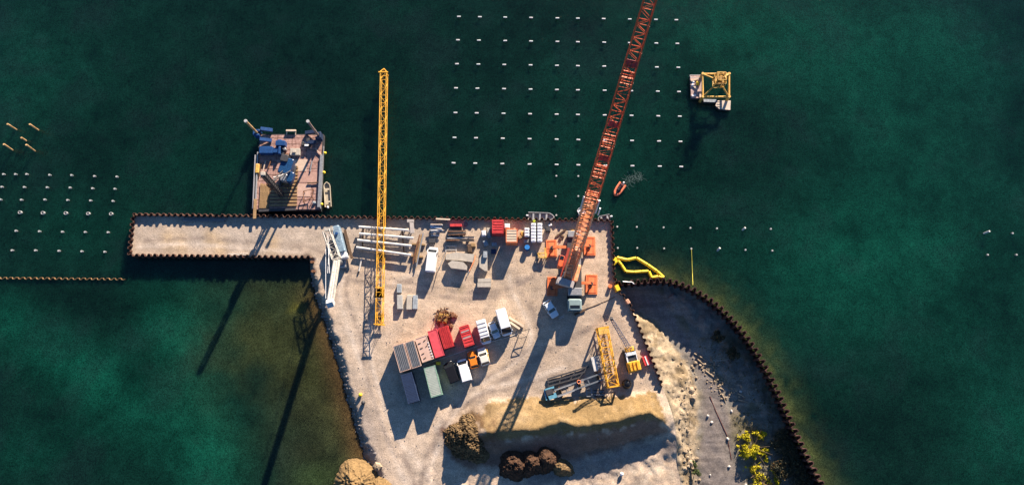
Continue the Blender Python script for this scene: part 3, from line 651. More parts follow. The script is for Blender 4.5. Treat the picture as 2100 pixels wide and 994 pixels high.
mb = MB(); mb.box(sb+d_*2.2+s_*1.75+Vector((0, 0, .1)), (.8, 3.4, 1.4), rz=heading(sb, sf)-R(90), bev=.1); mb.build('engine_cover', M_boomor, CR)
# boom : solid real lattice rising about sixty degrees
BT = P(1335, -6, 57.0); BB = P(1166, 566, 3.0)
def bt(t): return BB.lerp(BT, t)
up = (BT-BB).normalized().cross(Vector((0, 0, 1)).cross(BT-BB)).normalized()
def tt(y):      # parameter on the boom that photographs at row y
    lo, hi = 0, 1.2
    for _ in range(40):
        m_ = (lo+hi)/2; q = bt(m_); lo, hi = (m_, hi) if unP(q.x, q.y, q.z)[1] > y else (lo, m_)
    return lo
segs = [(566, 520, 1.5, 2.0, M_boomor), (520, 452, 2.0, 2.15, M_boomor), (452, 405, 2.15, 2.2, M_boomor), (405, 350, 2.2, 2.15, M_boomred), (350, 290, 2.15, 2.05, M_boomred), (290, 235, 2.0, 1.95, M_boomred), (235, 160, 1.95, 1.85, M_boomred), (160, 100, 1.8, 1.75, M_boomred), (100, 45, 1.7, 1.65, M_boomred), (45, -20, 1.6, 1.5, M_boomred), (-20, -60, 1.5, 1.0, M_boomred)]
xr_ = (BT-BB).normalized(); yr_ = up.cross(xr_).normalized()
for (ya, yb, wa, wb, m_) in segs:
    ta, tb = tt(ya), tt(yb); a, b = bt(ta), bt(tb); Ls = (b-a).length
    mb = MB(); lattice(mb, a, b-(b-a).normalized()*.05, wa, wa*.85, max(2, int(Ls/(1.15 if m_ is M_boomor else 1.9))), .16 if m_ is M_boomor else .1, .085 if m_ is M_boomor else .05, up=up, wB=wb, hB=wb*.85, brace='zig')
    nmb = mb.build('boom_section', m_, CR)
a, b = bt(tt(566)), bt(tt(508)); mb = MB()
def obox0(mb, a, b, w, h, yv, zv, wB):
    vs = []
    for p, ww in ((a, w), (b, wB)):
        for i, j in ((-1, -1), (1, -1), (1, 1), (-1, 1)): vs.append(p+yv*(i*ww/2)+zv*(j*h/2))
    mb.add(vs, [(3, 2, 1, 0), (4, 5, 6, 7), (0, 1, 5, 4), (1, 2, 6, 5), (2, 3, 7, 6), (3, 0, 4, 7)])
obox0(mb, a, b, 1.25, 1.1, yr_, up, 1.05); mb.build('inner_boom', mat('brownish_orange_boom', (.72, .2, .07), .5, 0, .3, 1.2, col2=(.9, .5, .3)), CR)
for yy in (405, 290, 160, 352):                 # connection frames with walkways
    q = bt(tt(yy)); w = 2.2 if yy > 200 else 1.9; mb = MB()
    for k in (-.5, .5):
        for s in (-1, 1): mb = MB(); mb.tube(q+xr_*k+yr_*(-w/2)+up*(s*w*.42), q+xr_*k+yr_*(w/2)+up*(s*w*.42), .09, 6); mb.build('connection_pin', mat('frame_orange_red', (.72, .16, .05), .5, 0, .2), CR)
mb = MB()
for s in (-1, 1): mb.tube(bt(tt(560))+yr_*s*.6+up*1.2, bt(tt(-55))+yr_*s*.5+up*.9, .035, 5)
mb.tube(bt(tt(420))+up*1.0, bt(tt(120))+up*.8, .05, 5); mb.build('hoist_rope', M_dsteel, CR)
for (ya, yb) in ((255, 243), (133, 118), (324, 312)):
    a, b = bt(tt(ya)), bt(tt(yb)); mb = MB(); mb.add([a+yr_*w_*.8+up*.7 for w_ in (-1, 1)]+[b+yr_*w_*.8+up*.7 for w_ in (1, -1)]+[a+yr_*w_*.8+up*.66 for w_ in (-1, 1)]+[b+yr_*w_*.8+up*.66 for w_ in (1, -1)], [(0, 1, 2, 3), (7, 6, 5, 4), (0, 4, 5, 1), (1, 5, 6, 2), (2, 6, 7, 3), (3, 7, 4, 0)])
    mb.build('walkway_plate', M_red, CR)
mb = MB(); a, b = bt(tt(552)), bt(tt(512))
for s in (-1, 1): mb.bar(a+yr_*s*1.0, b+yr_*s*1.0, .3, 1.2)
mb.build('boom_foot', M_boomor, CR)
mb = MB()
for s in (-1, 1): mb.tube(sb+d_*.6+s_*s*.9+Vector((0, 0, .8)), bt(tt(480))+yr_*s*.9, .16, 8)
mb.build('luffing_cylinder', M_steel, CR)
mb = MB(); a, b = bt(tt(428)), bt(tt(402))
for s in (-1, 1): mb = MB(); mb.bar(a+yr_*s*1.35+up*.6, b+yr_*s*1.35+up*.6, .25, .25); mb.build('side_rail', M_white, CR)
mb = MB(); mb.bar(bt(tt(434))-yr_*1.9+up*.2, bt(tt(420))-yr_*1.9+up*.2, .2, .2); mb.build('side_platform', M_white, CR)

# ------------------------------------------------------------------ white piling rig by the inner corner
RG = thing('piling_rig', 'white tall piling rig with blue body standing at the inner jetty corner', 'piling rig', P(692, 518))
u = (P(688, 475)-P(704, 540)).normalized(); v_ = Vector((u.y, -u.x, 0)); cc = P(697, 505, 0)
for s in (-1, 1):
    q = cc+v_*s*1.15; mb = MB(); mb.box(q+Vector((0, 0, .45)), (.7, 5.0, .9), rz=heading(P(704, 540), P(688, 475))-R(90), bev=.2); mb.build('crawler_track', M_dsteel, RG)
hz_ = heading(P(704, 540), P(688, 475))-R(90)
mb = MB(); mb.box(cc+v_*.55+u*.8+Vector((0, 0, 1.9)), (1.5, 5.6, 1.8), rz=hz_, bev=.15); bd = mb.build('engine_body', mat('faded_blue_paint', (.12, .24, .36), .5, 0, .4, 2, col2=(.3, .4, .48)), RG)
mb = MB(); mb.tube(cc+v_*.5+u*1.9+Vector((0, 0, 2.8)), cc+v_*.5+u*1.9+Vector((0, 0, 3.1)), .3, 10); mb.build('exhaust', M_blue, bd)
mb = MB(); mb.box(cc+v_*.7-u*2.6+Vector((0, 0, 1.6)), (1.3, 1.2, 1.6), rz=hz_, bev=.12); mb.build('operator_cab', M_white, RG)
mb = MB(); mb.box(cc+v_*1.9-u*.3+Vector((0, 0, .9)), (.5, 6.2, .3), rz=hz_); mb.build('side_rail', M_dwood, RG)
Mb = P(691, 532, 4.5); Mt = P(678, 618, 18.5); Ml = P(675, 478, 5.0)
M_rig = mat('rig_white', (.34, .32, .28), .6, 0, .3, 1.5, col2=(.6, .57, .5))
a0 = P(670, 474, 4.6); a1 = P(690, 531, 5.0)
mb = MB(); lattice(mb, a0, a1, 1.3, 1.3, 4, .13, .07, wB=1.5, brace='one'); mb.bar(a0+Vector((-.4, .3, 0)), a0+Vector((1.2, .5, 0)), .7, .6); mb.build('back_frame', M_rig, RG)
for q in (P(675, 490, 4.4), P(686, 520, 4.4)):
    mb = MB(); mb.tube(q, Vector((q.x+.8, q.y, 1.0)), .2, 8); mb.build('support_strut', M_rig, RG)
xm = (Mt-Mb).normalized(); ym = Vector((0, 0, 1)).cross(xm).normalized(); zm = xm.cross(ym)
mb = MB()
def obox(mb, a, b, w, h, yv, zv, wB=None):
    wB = w if wB is None else wB; vs = []
    for p, ww in ((a, w), (b, wB)):
        for i, j in ((-1, -1), (1, -1), (1, 1), (-1, 1)): vs.append(p+yv*(i*ww/2)+zv*(j*h/2))
    mb.add(vs, [(3, 2, 1, 0), (4, 5, 6, 7), (0, 1, 5, 4), (1, 2, 6, 5), (2, 3, 7, 6), (3, 0, 4, 7)])
obox(mb, Mb, Mt, 1.25, .6, ym, zm, 1.0); mast = mb.build('mast', M_rig, RG)
mb = MB()
for s in (-.46, .46): obox(mb, Mb+ym*s+zm*.35, Mt+ym*s+zm*.35, .12, .15, ym, zm)
obox(mb, Mb+zm*.33, Mt+zm*.33, .1, .1, ym, zm); mb.build('guide_rail', M_steel, mast)
mb = MB(); obox(mb, Mt, Mt+xm*1.3, 1.3, 1.0, ym, zm, 1.1); mb.build('mast_head', mat('grey_white_head', (.45, .47, .48), .5), RG)
mb = MB()
for a, b in ((P(668, 500, 4), P(668, 612, 17)), (P(676, 500, 4), P(672, 560, 12)), (P(672, 478, 5), P(676, 560, 12))): mb.tube(a, b, .035, 5)
mb.build('cable', M_white, RG)

mb = MB(); mb.tube(Vector((Mb.x, Mb.y, .9)), Mb, .5, 10); mb.box(Vector((Mb.x, Mb.y, .6)), (1.8, 1.8, 1.2), bev=.15); mb.build('mast_foot', M_steel, RG)


# ------------------------------------------------------------------ shipping containers and site cabins
def quadbox(corners, z):
    q = [P(a, b, z) for a, b in corners]; c = sum(q, Vector())/4; l = ((q[3]-q[0]).length+(q[2]-q[1]).length)/2; w = ((q[1]-q[0]).length+(q[2]-q[3]).length)/2
    ax = ((q[0]-q[3])+(q[1]-q[2])).normalized(); return Vector((c.x, c.y, 0)), w, l, math.atan2(ax.y, ax.x)-R(90)
def container(label, corners, m, h=2.65, roofm=None, ribs='long', cat='shipping container', name='shipping_container', grp=None, doorm=None):
    c, w, l, rz = quadbox(corners, h); t = thing(name, label, cat, c, rz, grp); mb = MB()
    mb.box((0, 0, h/2), (w-.12, l-.12, h-.1))
    n = int(l/.35)
    for s in (-1, 1):
        for k in range(n): mb.box((s*(w/2-.05), -l/2+.3+(l-.6)*k/(n-1), h/2), (.07, .16, h-.35))
    mb.build('wall', m, t, world=False)
    mb = MB()
    for sx in (-1, 1):
        for sy in (-1, 1): mb.box((sx*(w/2-.075), sy*(l/2-.075), h/2), (.17, .17, h))
        mb.box((sx*(w/2-.06), 0, h-.07), (.13, l-.34, .14)); mb.box((sx*(w/2-.06), 0, .08), (.13, l-.34, .16))
    for sy in (-1, 1): mb.box((0, sy*(l/2-.06), h-.07), (w-.34, .13, .14)); mb.box((0, sy*(l/2-.06), .08), (w-.34, .13, .16))
    mb.build('frame', m, t, world=False)
    mb = MB(); mb.box((0, 0, h-.06), (w-.26, l-.26, .03))
    if ribs == 'long':
        k = int(w/.36)
        for i in range(k): mb.box((-w/2+.28+(w-.56)*i/(k-1), 0, h+.0), (.13, l-.35, .11))
    elif ribs == 'cross':
        k = int(l/.55)
        for i in range(k): mb.box((0, -l/2+.3+(l-.6)*i/(k-1), h-.025), (w-.35, .22, .09))
    if ribs == 'fine':
        k = int(l/.3)
        for i in range(k): mb.box((0, -l/2+.25+(l-.5)*i/(k-1), h-.032), (w-.3, .12, .05))
    mb.build('roof', roofm or m, t, world=False)
    mb = MB()
    for s in (-1, 1): mb.box((s*w*.24, -l/2+.02, h/2), (w*.44, .06, h-.4))
    dr = mb.build('door', doorm or m, t, world=False); mb = MB()
    for s in (-.35, -.1, .1, .35): mb.tube((s*w, -l/2-.03, .25), (s*w, -l/2-.03, h-.3), .025, 6)
    mb.build('lock_bar', M_steel, dr, world=False); return t
container('pale green white container standing alone south of the cabins', [(868.9, 755), (891.6, 748), (907.2, 809), (883.8, 814)], M_green, roofm=M_pgreen, ribs='fine')
container('dark navy container, southernmost below the grey roofed cabins', [(821.5, 768), (844, 763), (859, 820.6), (837, 827)], M_navy, ribs='fine')
container('grey corrugated roof cabin at the western end of the cabin row', [(804.5, 709), (828, 702.5), (843, 756), (820.6, 763)], M_tan, roofm=M_groof, ribs='long', name='site_cabin', cat='site cabin')
container('grey corrugated roof cabin, second from the western end of the row', [(829.5, 702), (848.5, 696.5), (864.5, 749), (845, 755.4)], M_tan, roofm=M_groof, ribs='long', name='site_cabin', cat='site cabin')
tc = container('pinkish tan flat roofed cabin between grey cabins and red container', [(850.5, 694), (874.5, 687), (890, 735), (866, 743)], M_tan, ribs='none', name='site_cabin', cat='site cabin', roofm=M_tan)
for i, (x, y) in enumerate([(-.6, 1.3), (-.5, .3), (-.55, -.8), (-.45, -1.7), (.5, 1.5), (.6, .4)]): mb = MB(); mb.box((x, y, 2.66), (.55, .12, .06), rz=.1*i); mb.build('roof_batten', M_dwood, tc, world=False)
mb = MB(); 
for k in range(6): mb = MB(); mb.box((1.05, -1.9+k*.55, 2.68), (.25, .2, .08), rz=.3*k); mb.build('roof_ballast', M_white, tc, world=False)
container('faded red container touching the tan cabin, smooth roof', [(875.5, 679), (896, 674), (910.4, 727), (893.5, 734)], M_redfade, ribs='none')
container('red ribbed container, first east of the smooth roofed red one', [(898.5, 673), (918, 667), (931, 708), (911, 716)], M_red, ribs='long', h=2.5)
rc = container('red container with weathered grey roof patches, standing beside the parked vans', [(940.6, 670), (960, 665), (973, 705), (952.7, 712)], M_red, ribs='cross', h=2.5)
mb = MB()
for y in (.95, -.35): mb.box((0, y, 2.5), (1.6, .35, .03), rz=.03)
mb.build('roof_patch', mat('grey_red_worn', (.34, .26, .25), .8), rc, world=False)
container('bright red container by the quay wall beside the cream roofed one', [(1009.5, 450.5), (1032.5, 450.5), (1032.5, 478), (1009, 478)], M_red, ribs='cross', h=2.7)
container('orange container with cream roof near the quay wall', [(1037.5, 469.5), (1061, 469), (1061, 497), (1037.5, 497)], M_orange, roofm=M_cream, ribs='cross', h=2.7)

# ------------------------------------------------------------------ vehicles (nose points to +Y)
def rr(w, z0, z1, y, k=.12):
    h = w/2; return [(-h+k, y, z0), (-h, y, z0+k), (-h, y, z1-k*1.3), (-h+k, y, z1), (h-k, y, z1), (h, y, z1-k*1.3), (h, y, z0+k), (h-k, y, z0)]
def vehicle(label, back, front, W, kind, m, cat, name, z=None, extra=None, L=None):
    H = {'car': 1.45, 'suv': 1.7, 'van': 2.0, 'bigvan': 2.6}[kind]; zt = H*.7
    a, b = P(*back, zt), P(*front, zt); L = L or (b-a).length; c = (a+b)/2; c.z = 0.03
    t = thing(name, label, cat, c, heading(a, b)-R(90)); Y = lambda f: (f-.5)*L
    if kind in ('car', 'suv'): belt = H*.62; st_ = [(0, .86, .45, belt*.85), (.03, .96, .3, belt*.95), (.12, 1, .25, belt), (.6, 1, .25, belt), (.72, .99, .25, belt*.93), (.9, .95, .28, belt*.86), (.97, .86, .33, belt*.78), (1, .7, .4, belt*.68)]; gh = (.05, .70); rf = (.16, .52); hood = True
    else: belt = H*.52; st_ = [(0, .94, .4, belt*.98), (.02, 1, .3, belt), (.8, 1, .28, belt), (.88, .98, .28, belt*.92), (.96, .92, .3, belt*.8), (1, .78, .38, belt*.66)]; gh = (.0, .93 if kind == 'bigvan' else .90); rf = (.015, .74)
    mb = MB(); mb.loft([rr(W*w, z0, z1, Y(f)) for f, w, z0, z1 in st_]); body = mb.build('body', m, t, world=False, smooth=False)
    mb = MB()                                                   # glasshouse
    def ring(f, w, z, k=.05): h = W*w/2; return (f, h, z)
    b0, b1 = gh; r0, r1 = rf; hb, hr = W*.94/2, W*.80/2
    if kind not in ('car', 'suv'): hb, hr = W*.97/2, W*.88/2
    base = [(-hb, Y(b0), belt-.04), (hb, Y(b0), belt-.04), (hb, Y(b1), belt-.08), (-hb, Y(b1), belt-.08)]
    top_ = [(-hr, Y(r0), H-.05), (hr, Y(r0), H-.05), (hr, Y(r1), H-.05), (-hr, Y(r1), H-.05)]
    vs = base+top_; mb.add(vs, [(3, 2, 1, 0), (4, 5, 6, 7), (0, 1, 5, 4), (1, 2, 6, 5), (2, 3, 7, 6), (3, 0, 4, 7)])
    mb.build('windows', M_glass, t, world=False)
    mb = MB(); e = .04
    mb.loft([[(-hr-.02+k, Y(r0)-e+k, z), (hr+.02-k, Y(r0)-e+k, z), (hr+.02-k, Y(r1)+e-k, z), (-hr-.02+k, Y(r1)+e-k, z)] for z, k in ((H-.09, 0), (H-.03, .0), (H, .07))])
    for s in (-1, 1):                                           # pillars
        for (bb, rt) in ((b0, r0), (b1, r1), ((b0+b1)/2, (r0+r1)/2)): mb.bar((s*(hb+.0), Y(bb), belt-.06), (s*(hr+.0), Y(rt), H-.06), .09, .09)
    if kind in ('van', 'bigvan'):                               # closed panel sides behind the doors
        for s in (-1, 1):
            def SP(f, g, o=.02): x = hb+(hr-hb)*g+o; z = belt-.06+(H-.05-belt+.06)*g; return (s*x, Y(f), z)
            A_ = [SP(.0, 0), SP(.60, 0), SP(.60, 1), SP(.015, 1)]; B_ = [(x*.97, y, z) for x, y, z in A_]
            mb.add(A_+B_, [(0, 1, 2, 3), (7, 6, 5, 4), (0, 4, 5, 1), (1, 5, 6, 2), (2, 6, 7, 3), (3, 7, 4, 0)])
        if kind == 'bigvan' or extra != 'rearglass': mb.box((0, Y(0)-.0, (belt+H)/2-.05), (hr*2, .06, H-belt-.02))
    mb.build('roof', m, t, world=False)
    if extra == 'bars' or kind == 'van':
        mb = MB()
        for f in (.15, .32, .49, .64): mb.bar((-hr, Y(f), H+.06), (hr, Y(f), H+.06), .06, .05)
        if extra == 'bars': mb.build('roof_bar', M_dsteel, t, world=False)
    for f in (.19, .81):
        for s in (-1, 1):
            mb = MB(); mb.tube((s*(W/2-.22), Y(f), .31), (s*(W/2+.005), Y(f), .31), .33, 16); wh = mb.build('wheel', M_tyre, t, world=False)
            mb = MB(); mb.tube((s*(W/2), Y(f), .31), (s*(W/2+.02), Y(f), .31), .19, 12); mb.build('rim', M_steel, wh, world=False)
    for s in (-1, 1):
        mb = MB(); mb.box((s*(W/2+.1), Y(b1)-.35, belt+.06), (.2, .14, .16), bev=.03); mb.build('wing_mirror', m, t, world=False)
        mb = MB(); mb.box((s*W*.33, Y(.985), belt*.66), (W*.18, .14, .12), bev=.03); mb.build('headlight', mat('headlight_lens', (.6, .62, .62), .1), t, world=False)
        mb = MB(); mb.box((s*W*.43, Y(.0)+.02, belt*.75), (.14, .1, .3)); mb.build('tail_light', M_red, t, world=False)
    return t
vehicle('white van alone beside the concrete slabs and long pipes', (882, 557), (888, 505.5), 2.0, 'van', M_vanwhite, 'van', 'parked_van')
vehicle('tall white box van, easternmost of the parked row', (1026, 634), (1041, 686), 2.1, 'bigvan', M_vanwhite, 'van', 'parked_van')
vehicle('small white car tinted shade blue between the two white vans', (1007, 660), (1020, 692), 1.6, 'car', M_shadewhite, 'car', 'parked_car')
vehicle('white van with dark roof bars next to the small shade-tinted white car', (985, 656.5), (998, 704), 2.0, 'van', M_vanwhite, 'van', 'parked_van', extra='bars')
vehicle('white car with dark windows, right of the orange car', (996.5, 748), (986, 713), 1.8, 'suv', mat('off_white_car', (.66, .65, .58), .3, 0, .04), 'car', 'parked_car')
vehicle('small orange car in the shade of the white van', (974, 754), (965, 719.5), 1.65, 'car', M_orangecar, 'car', 'parked_car')
vehicle('black van parked in shadow next to the pale green container', (933, 783), (917, 742), 1.95, 'van', M_black, 'van', 'parked_van')
vehicle('white van, front facing up, between black van and orange car', (958, 781), (946, 736), 2.0, 'van', M_vanwhite, 'van', 'parked_van', extra='rearglass')
vehicle('white car with blue shade tint parked near the crane cab', (1119.5, 617), (1140, 649), 1.75, 'car', mat('white_car_shade_tint', (.7, .76, .8), .25, 0, .03), 'car', 'parked_car')  # white car, bluish skylit shade put into its paint colour

# ------------------------------------------------------------------ small crawler crane
SC = thing('crawler_crane', 'small yellow crawler crane with slim blue grey lattice boom', 'crawler crane', P(1296, 735))
b0 = P(1302, 760, 1.7); b1 = P(1290, 712, 1.7); ud = (b1-b0).normalized(); us = Vector((ud.y, -ud.x, 0)); hz_ = heading(b0, b1)-R(90)
for s in (-1, 1):
    mb = MB(); mb.box((b0+b1)/2+us*s*1.0-Vector((0, 0, 1.25)), (.55, 4.4, .85), rz=hz_, bev=.2); mb.build('crawler_track', M_dsteel, SC)
mb = MB(); mb.box(b0+ud*.9, (2.4, 1.9, 1.5), rz=hz_, bev=.12); mb.box(b0+ud*.1+Vector((0, 0, -.1)), (2.5, .5, 1.1), rz=hz_+.1, bev=.1); m2_ = MB(); m2_.box(b0+ud*4.2+Vector((0, 0, -.2)), (1.7, .9, .9), rz=hz_, bev=.1); m2_.build('boom_hinge', M_yellow, SC)
for k in (-.7, 0, .7): mb.box(b0+ud*.9+us*k+Vector((0, 0, .85)), (.35, 1.6, .2), rz=hz_)
mb.build('counterweight', M_yellow, SC)
mb = MB(); mb.box(b0+ud*2.6+Vector((0, 0, -.1)), (1.9, 2.0, 1.2), rz=hz_, bev=.1); mb.build('engine_body', M_dsteel, SC)
mb = MB(); mb.box(b0+ud*3.3+us*-.1+Vector((0, 0, .6)), (1.8, .6, .25), rz=hz_); mb.box(b0+ud*2.6-us*1.0+Vector((0, 0, .55)), (.25, 2.2, .2), rz=hz_); mb.box(b0+ud*2.6+us*.9+Vector((0, 0, .55)), (.12, 2.2, .15), rz=hz_); cbb = mb.build('operator_cab', M_white, SC)
bA = b0+ud*4.3+Vector((0, 0, .2)); bE = P(1254, 654, 8.0)
for i in range(3): lat_part(bA.lerp(bE, i/3), bA.lerp(bE, (i+1)/3), .85-.12*i, .7-.1*i, 4, .06, .035, 'boom_section', mat('blue_grey_lattice', (.24, .27, .34), .5, .2, .2), SC, wB=.85-.12*(i+1), hB=.7-.1*(i+1), up=Vector((0, -.3, 1)))
mb = MB(); 
for s in (-1, 1): mb.tube(b0+ud*1.6+us*s*.5+Vector((0, 0, 1.2)), bE+us*s*.1, .025, 4)
mb.tube(bE, Vector((bE.x-.2, bE.y-.2, 2.5)), .03, 4); mb.build('pendant_rope', M_dsteel, SC)
mb = MB(); mb.tube(bE-us*.25, bE+us*.25, .3, 12); mb.box(bE+ud*.2, (.5, .4, .3)); mb.box(Vector((bE.x-.2, bE.y-.2, 2.3)), (.3, .3, .5), bev=.06); mb.build('boom_tip_sheave', M_dsteel, SC)

# ------------------------------------------------------------------ blue piling leader laid out in the yard
LD = thing('piling_leader', 'long dark piling leader with light blue head lying on trestles', 'piling leader', P(1170, 790))
z = 1.3; a = P(1135, 800, z); rl = [(1136, 800, 1233, 765), (1142, 812, 1238, 777)]
mb = MB()
for (x0, y0, x1, y1) in rl: mb.bar(P(x0, y0, z), P(x1, y1, z), .28, .4)
for f in (0.0, .22, .45, .7, .97):
    p0 = P(1136, 800, z).lerp(P(1233, 765, z), f); p1 = P(1142, 812, z).lerp(P(1238, 777, z), f); mb.bar(p0, p1, .18, .25)
p0 = P(1136, 800, z).lerp(P(1233, 765, z), .45); p1 = P(1142, 812, z).lerp(P(1238, 777, z), .7); mb.bar(p0, p1, .12, .15)
mb.build('leader_rail', mat('blue_grey_beam', (.16, .18, .2), .5, .2, .2), LD)
mb = MB(); mb.bar(P(1141, 799, z+.35), P(1172, 788, z+.35), .16, .12); mb.bar(P(1144, 813, z+.35), P(1178, 800, z+.35), .2, .15); mb.build('hydraulic_line', M_alu, LD)
mb = MB(); mb.bar(P(1117, 799, z+.1), P(1136, 793, z+.1), .35, .6); mb.bar(P(1125, 815, z+.1), P(1141, 809, z+.1), .9, .7); mb.bar(P(1116, 798, z), P(1121, 820, z), .25, .5); mb.build('blue_head', M_pblue, LD)
mb = MB(); mb.bar(P(1120, 806, z), P(1134, 802, z), 1.2, .9); mb.build('gearbox', M_dsteel, LD); mb = MB(); mb.bar(P(1150, 797, z-.1), P(1164, 792, z-.1), .9, .4); mb.build('motor', M_dsteel, LD)
mb = MB()
for f in (.1, .5, .9):
    q = P(1139, 806, 0).lerp(P(1235, 771, 0), f); mb.box(q+Vector((0, 0, .52)), (.35, 2.0, 1.05), rz=.3)
mb.box(P(1122, 808, .42), (.6, 1.8, .85), rz=.3); mb.build('trestle', M_dwood, LD)
t = MB(); n = 20; c = P(1185.5, 783, 0)
for i in range(n):
    a0 = 2*math.pi*i/n; a1 = 2*math.pi*(i+1)/n; t.tube(c+Vector((.33*math.cos(a0), .33*math.sin(a0), 1.6)), c+Vector((.33*math.cos(a1), .33*math.sin(a1), 1.6)), .09, 6)
tag(t.build('life_ring', M_orange), 'orange ring lying on the long dark piling leader', 'life ring')

# ------------------------------------------------------------------ barge with pile driver
BZ = .25
BG = thing('barge', 'reddish decked work barge moored outside the jetty', 'barge', P(590, 350, WZ))
dk = [P(a, b, BZ).xy for a, b in [(521, 431), (657, 431), (663.5, 275), (531.5, 275)]]
mb = MB(); mb.prism([tuple(p) for p in dk], WZ-.8, BZ-.06); mb.build('hull', M_dsteel, BG)
mb = MB(); ins = [P(a, b, BZ).xy for a, b in [(524, 429), (655, 429), (661, 277), (534, 277)]]; mb.prism([tuple(p) for p in ins], BZ-.08, BZ)
mb.build('deck', M_deck, BG)
mb = MB()
for i in range(12):
    f = (i+.5)/12; a = Vector(ins[0]).lerp(Vector(ins[3]), f); b = Vector(ins[1]).lerp(Vector(ins[2]), f); mb.bar((a.x, a.y, BZ+.012), (b.x, b.y, BZ+.012), .05, .02)
for f in (.28, .52, .76):
    a = Vector(ins[0]).lerp(Vector(ins[1]), f); b = Vector(ins[3]).lerp(Vector(ins[2]), f); mb.bar((a.x, a.y, BZ+.016), (b.x, b.y, BZ+.016), .04, .02)
mb.build('deck_seam', M_dwood, BG)
mb = MB()
for (x0, y0, x1, y1) in [(524, 318, 519, 428), (529, 312, 524, 428)]: mb.bar(P(x0, y0, BZ+.25), P(x1, y1, BZ+.25), .22, .4)
mb.build('side_rail', M_alu, BG)
mb = MB(); mb.bar(P(660, 318, BZ+.3), P(654, 425, BZ+.3), .55, .5); mb.bar(P(664, 300, BZ+.2), P(657.5, 428, BZ+.2), .15, .35); mb.build('side_pipe', M_steel, BG)
mb = MB(); mb.bar(P(531, 432, BZ+.15), P(606, 429, BZ+.15), .5, .3); mb.build('stern_beam', M_dsteel, BG)
def on_barge(name, cat, lab, boxes, m, grp=None, rz=0):
    mb = MB(); 
    for (x0, y0, x1, y1, zz, hh) in boxes:
        c = P((x0+x1)/2, (y0+y1)/2, zz+hh); q0 = P(x0, y0, zz+hh); q1 = P(x1, y1, zz+hh)
        mb.box((c.x, c.y, zz+hh/2), (abs(q1.x-q0.x), abs(q1.y-q0.y), hh), rz=rz, bev=.06)
    return tag(mb.build(name, m, loc=P((boxes[0][0]+boxes[0][2])/2, (boxes[0][1]+boxes[0][3])/2, boxes[0][4])), lab, cat, grp)
on_barge('plywood_sheet', 'sheet', 'pale plywood sheet lying on the middle of the barge deck', [(601, 327, 628, 351, BZ+.005, .04)], M_pale)
on_barge('plywood_sheet', 'sheet', 'pale plywood sheet on the barge deck beside the dark triangular frame', [(608, 377, 636, 403, BZ+.005, .04)], mat('pinkish_ply', (.5, .34, .27), .8), None)
on_barge('plywood_sheet', 'sheet', 'pinkish plywood sheet near the pipe on the barge deck', [(612, 354, 650, 374, BZ+.005, .03)], mat('pink_ply', (.42, .26, .21), .8), None)
on_barge('winch_box', 'winch', 'pale boxy winch near the middle of the barge deck', [(595, 304, 614, 318, BZ, .7), (600, 308, 606, 313, BZ+.7, .3)], M_conc)
on_barge('tank', 'tank', 'long blue tank on the barge deck below the left spud', [(532, 300, 558, 314, BZ, 1.2)], M_blue)
on_barge('pump_unit', 'pump', 'small blue pump unit at the end of the long tank', [(560, 303, 573, 313, BZ, 1.0), (571, 300, 574, 315, BZ, 1.3)], M_blue)
on_barge('generator', 'generator', 'small blue generator box near the top edge of the barge', [(565, 288, 584, 298, BZ, 1.3), (569, 286, 578, 288.5, BZ, 1.0)], M_blue)
on_barge('mooring_winch', 'winch', 'grey cluttered mooring winch beside the right spud of the barge', [(623, 293, 636, 299, BZ, .8), (628, 283, 634, 291, BZ, .9), (618, 290, 622, 298, BZ, .6)], M_dsteel)
on_barge('white_locker', 'box', 'white locker by the mooring winch on the barge', [(624, 296, 632, 300, BZ+.8, .15)], M_white)
mb = MB(); mb.bar(P(587, 268, BZ+.4), P(607, 268, BZ+.4), .35, .35)
for x in (588, 606): mb.bar(P(x, 268, BZ+.3), P(x, 277, BZ+.1), .15, .2)
tag(mb.build('boarding_step', M_cream), 'cream boarding step at the top edge of the barge', 'boarding step')
for i in range(7):
    x = 534+i*2.7; mb = MB(); mb.bar(P(x+1.5, 376+random.random()*4, BZ+.18), P(x-1, 427, BZ+.18), .2, .22); tag(mb.build('timber_beam', M_wood), f'long upright timber, {ORD[i]} from left on the barge deck', 'timber', 'timbers on the barge deck')
for i in range(12):
    y = 344+i*7.0; x1 = 611-i*.2; x0 = 552 if y > 378 else 598; mb = MB(); mb.bar(P(x0+random.random()*2, y, BZ+.14), P(x1, y-1, BZ+.14), .42, .2); tag(mb.build('timber_mat', M_wood), f'crosswise timber plank, {ORD[i]} from the top of the mat under the rig', 'timber', 'timber mats under the barge rig')
mb = MB(); mb.box(P(528, 346, BZ+.35), (.8, 2.0, .5), bev=.1); tag(mb.build('fender_roll', M_ochre), 'ochre roll lying along the left side of the barge', 'fender')
for (x, y, lab) in [(666.5, 314, 'uppermost yellow ball fender on the right side of the barge'), (664.5, 354, 'middle yellow ball fender on the right side of the barge'), (659.5, 419, 'lowest yellow ball fender on the right side of the barge')]:
    c = P(x, y, BZ+.1); mb = MB(); rings = []
    for k in range(9): a = math.pi*k/8; rings.append([(c.x+.33*math.sin(a)*math.cos(q*math.pi/6)+1e-4, c.y+.33*math.sin(a)*math.sin(q*math.pi/6), c.z-.33*math.cos(a)) for q in range(12)])
    mb.loft(rings); tag(mb.build('ball_fender', M_yellow2, smooth=True, loc=c), lab, 'fender', 'yellow fenders of the barge')
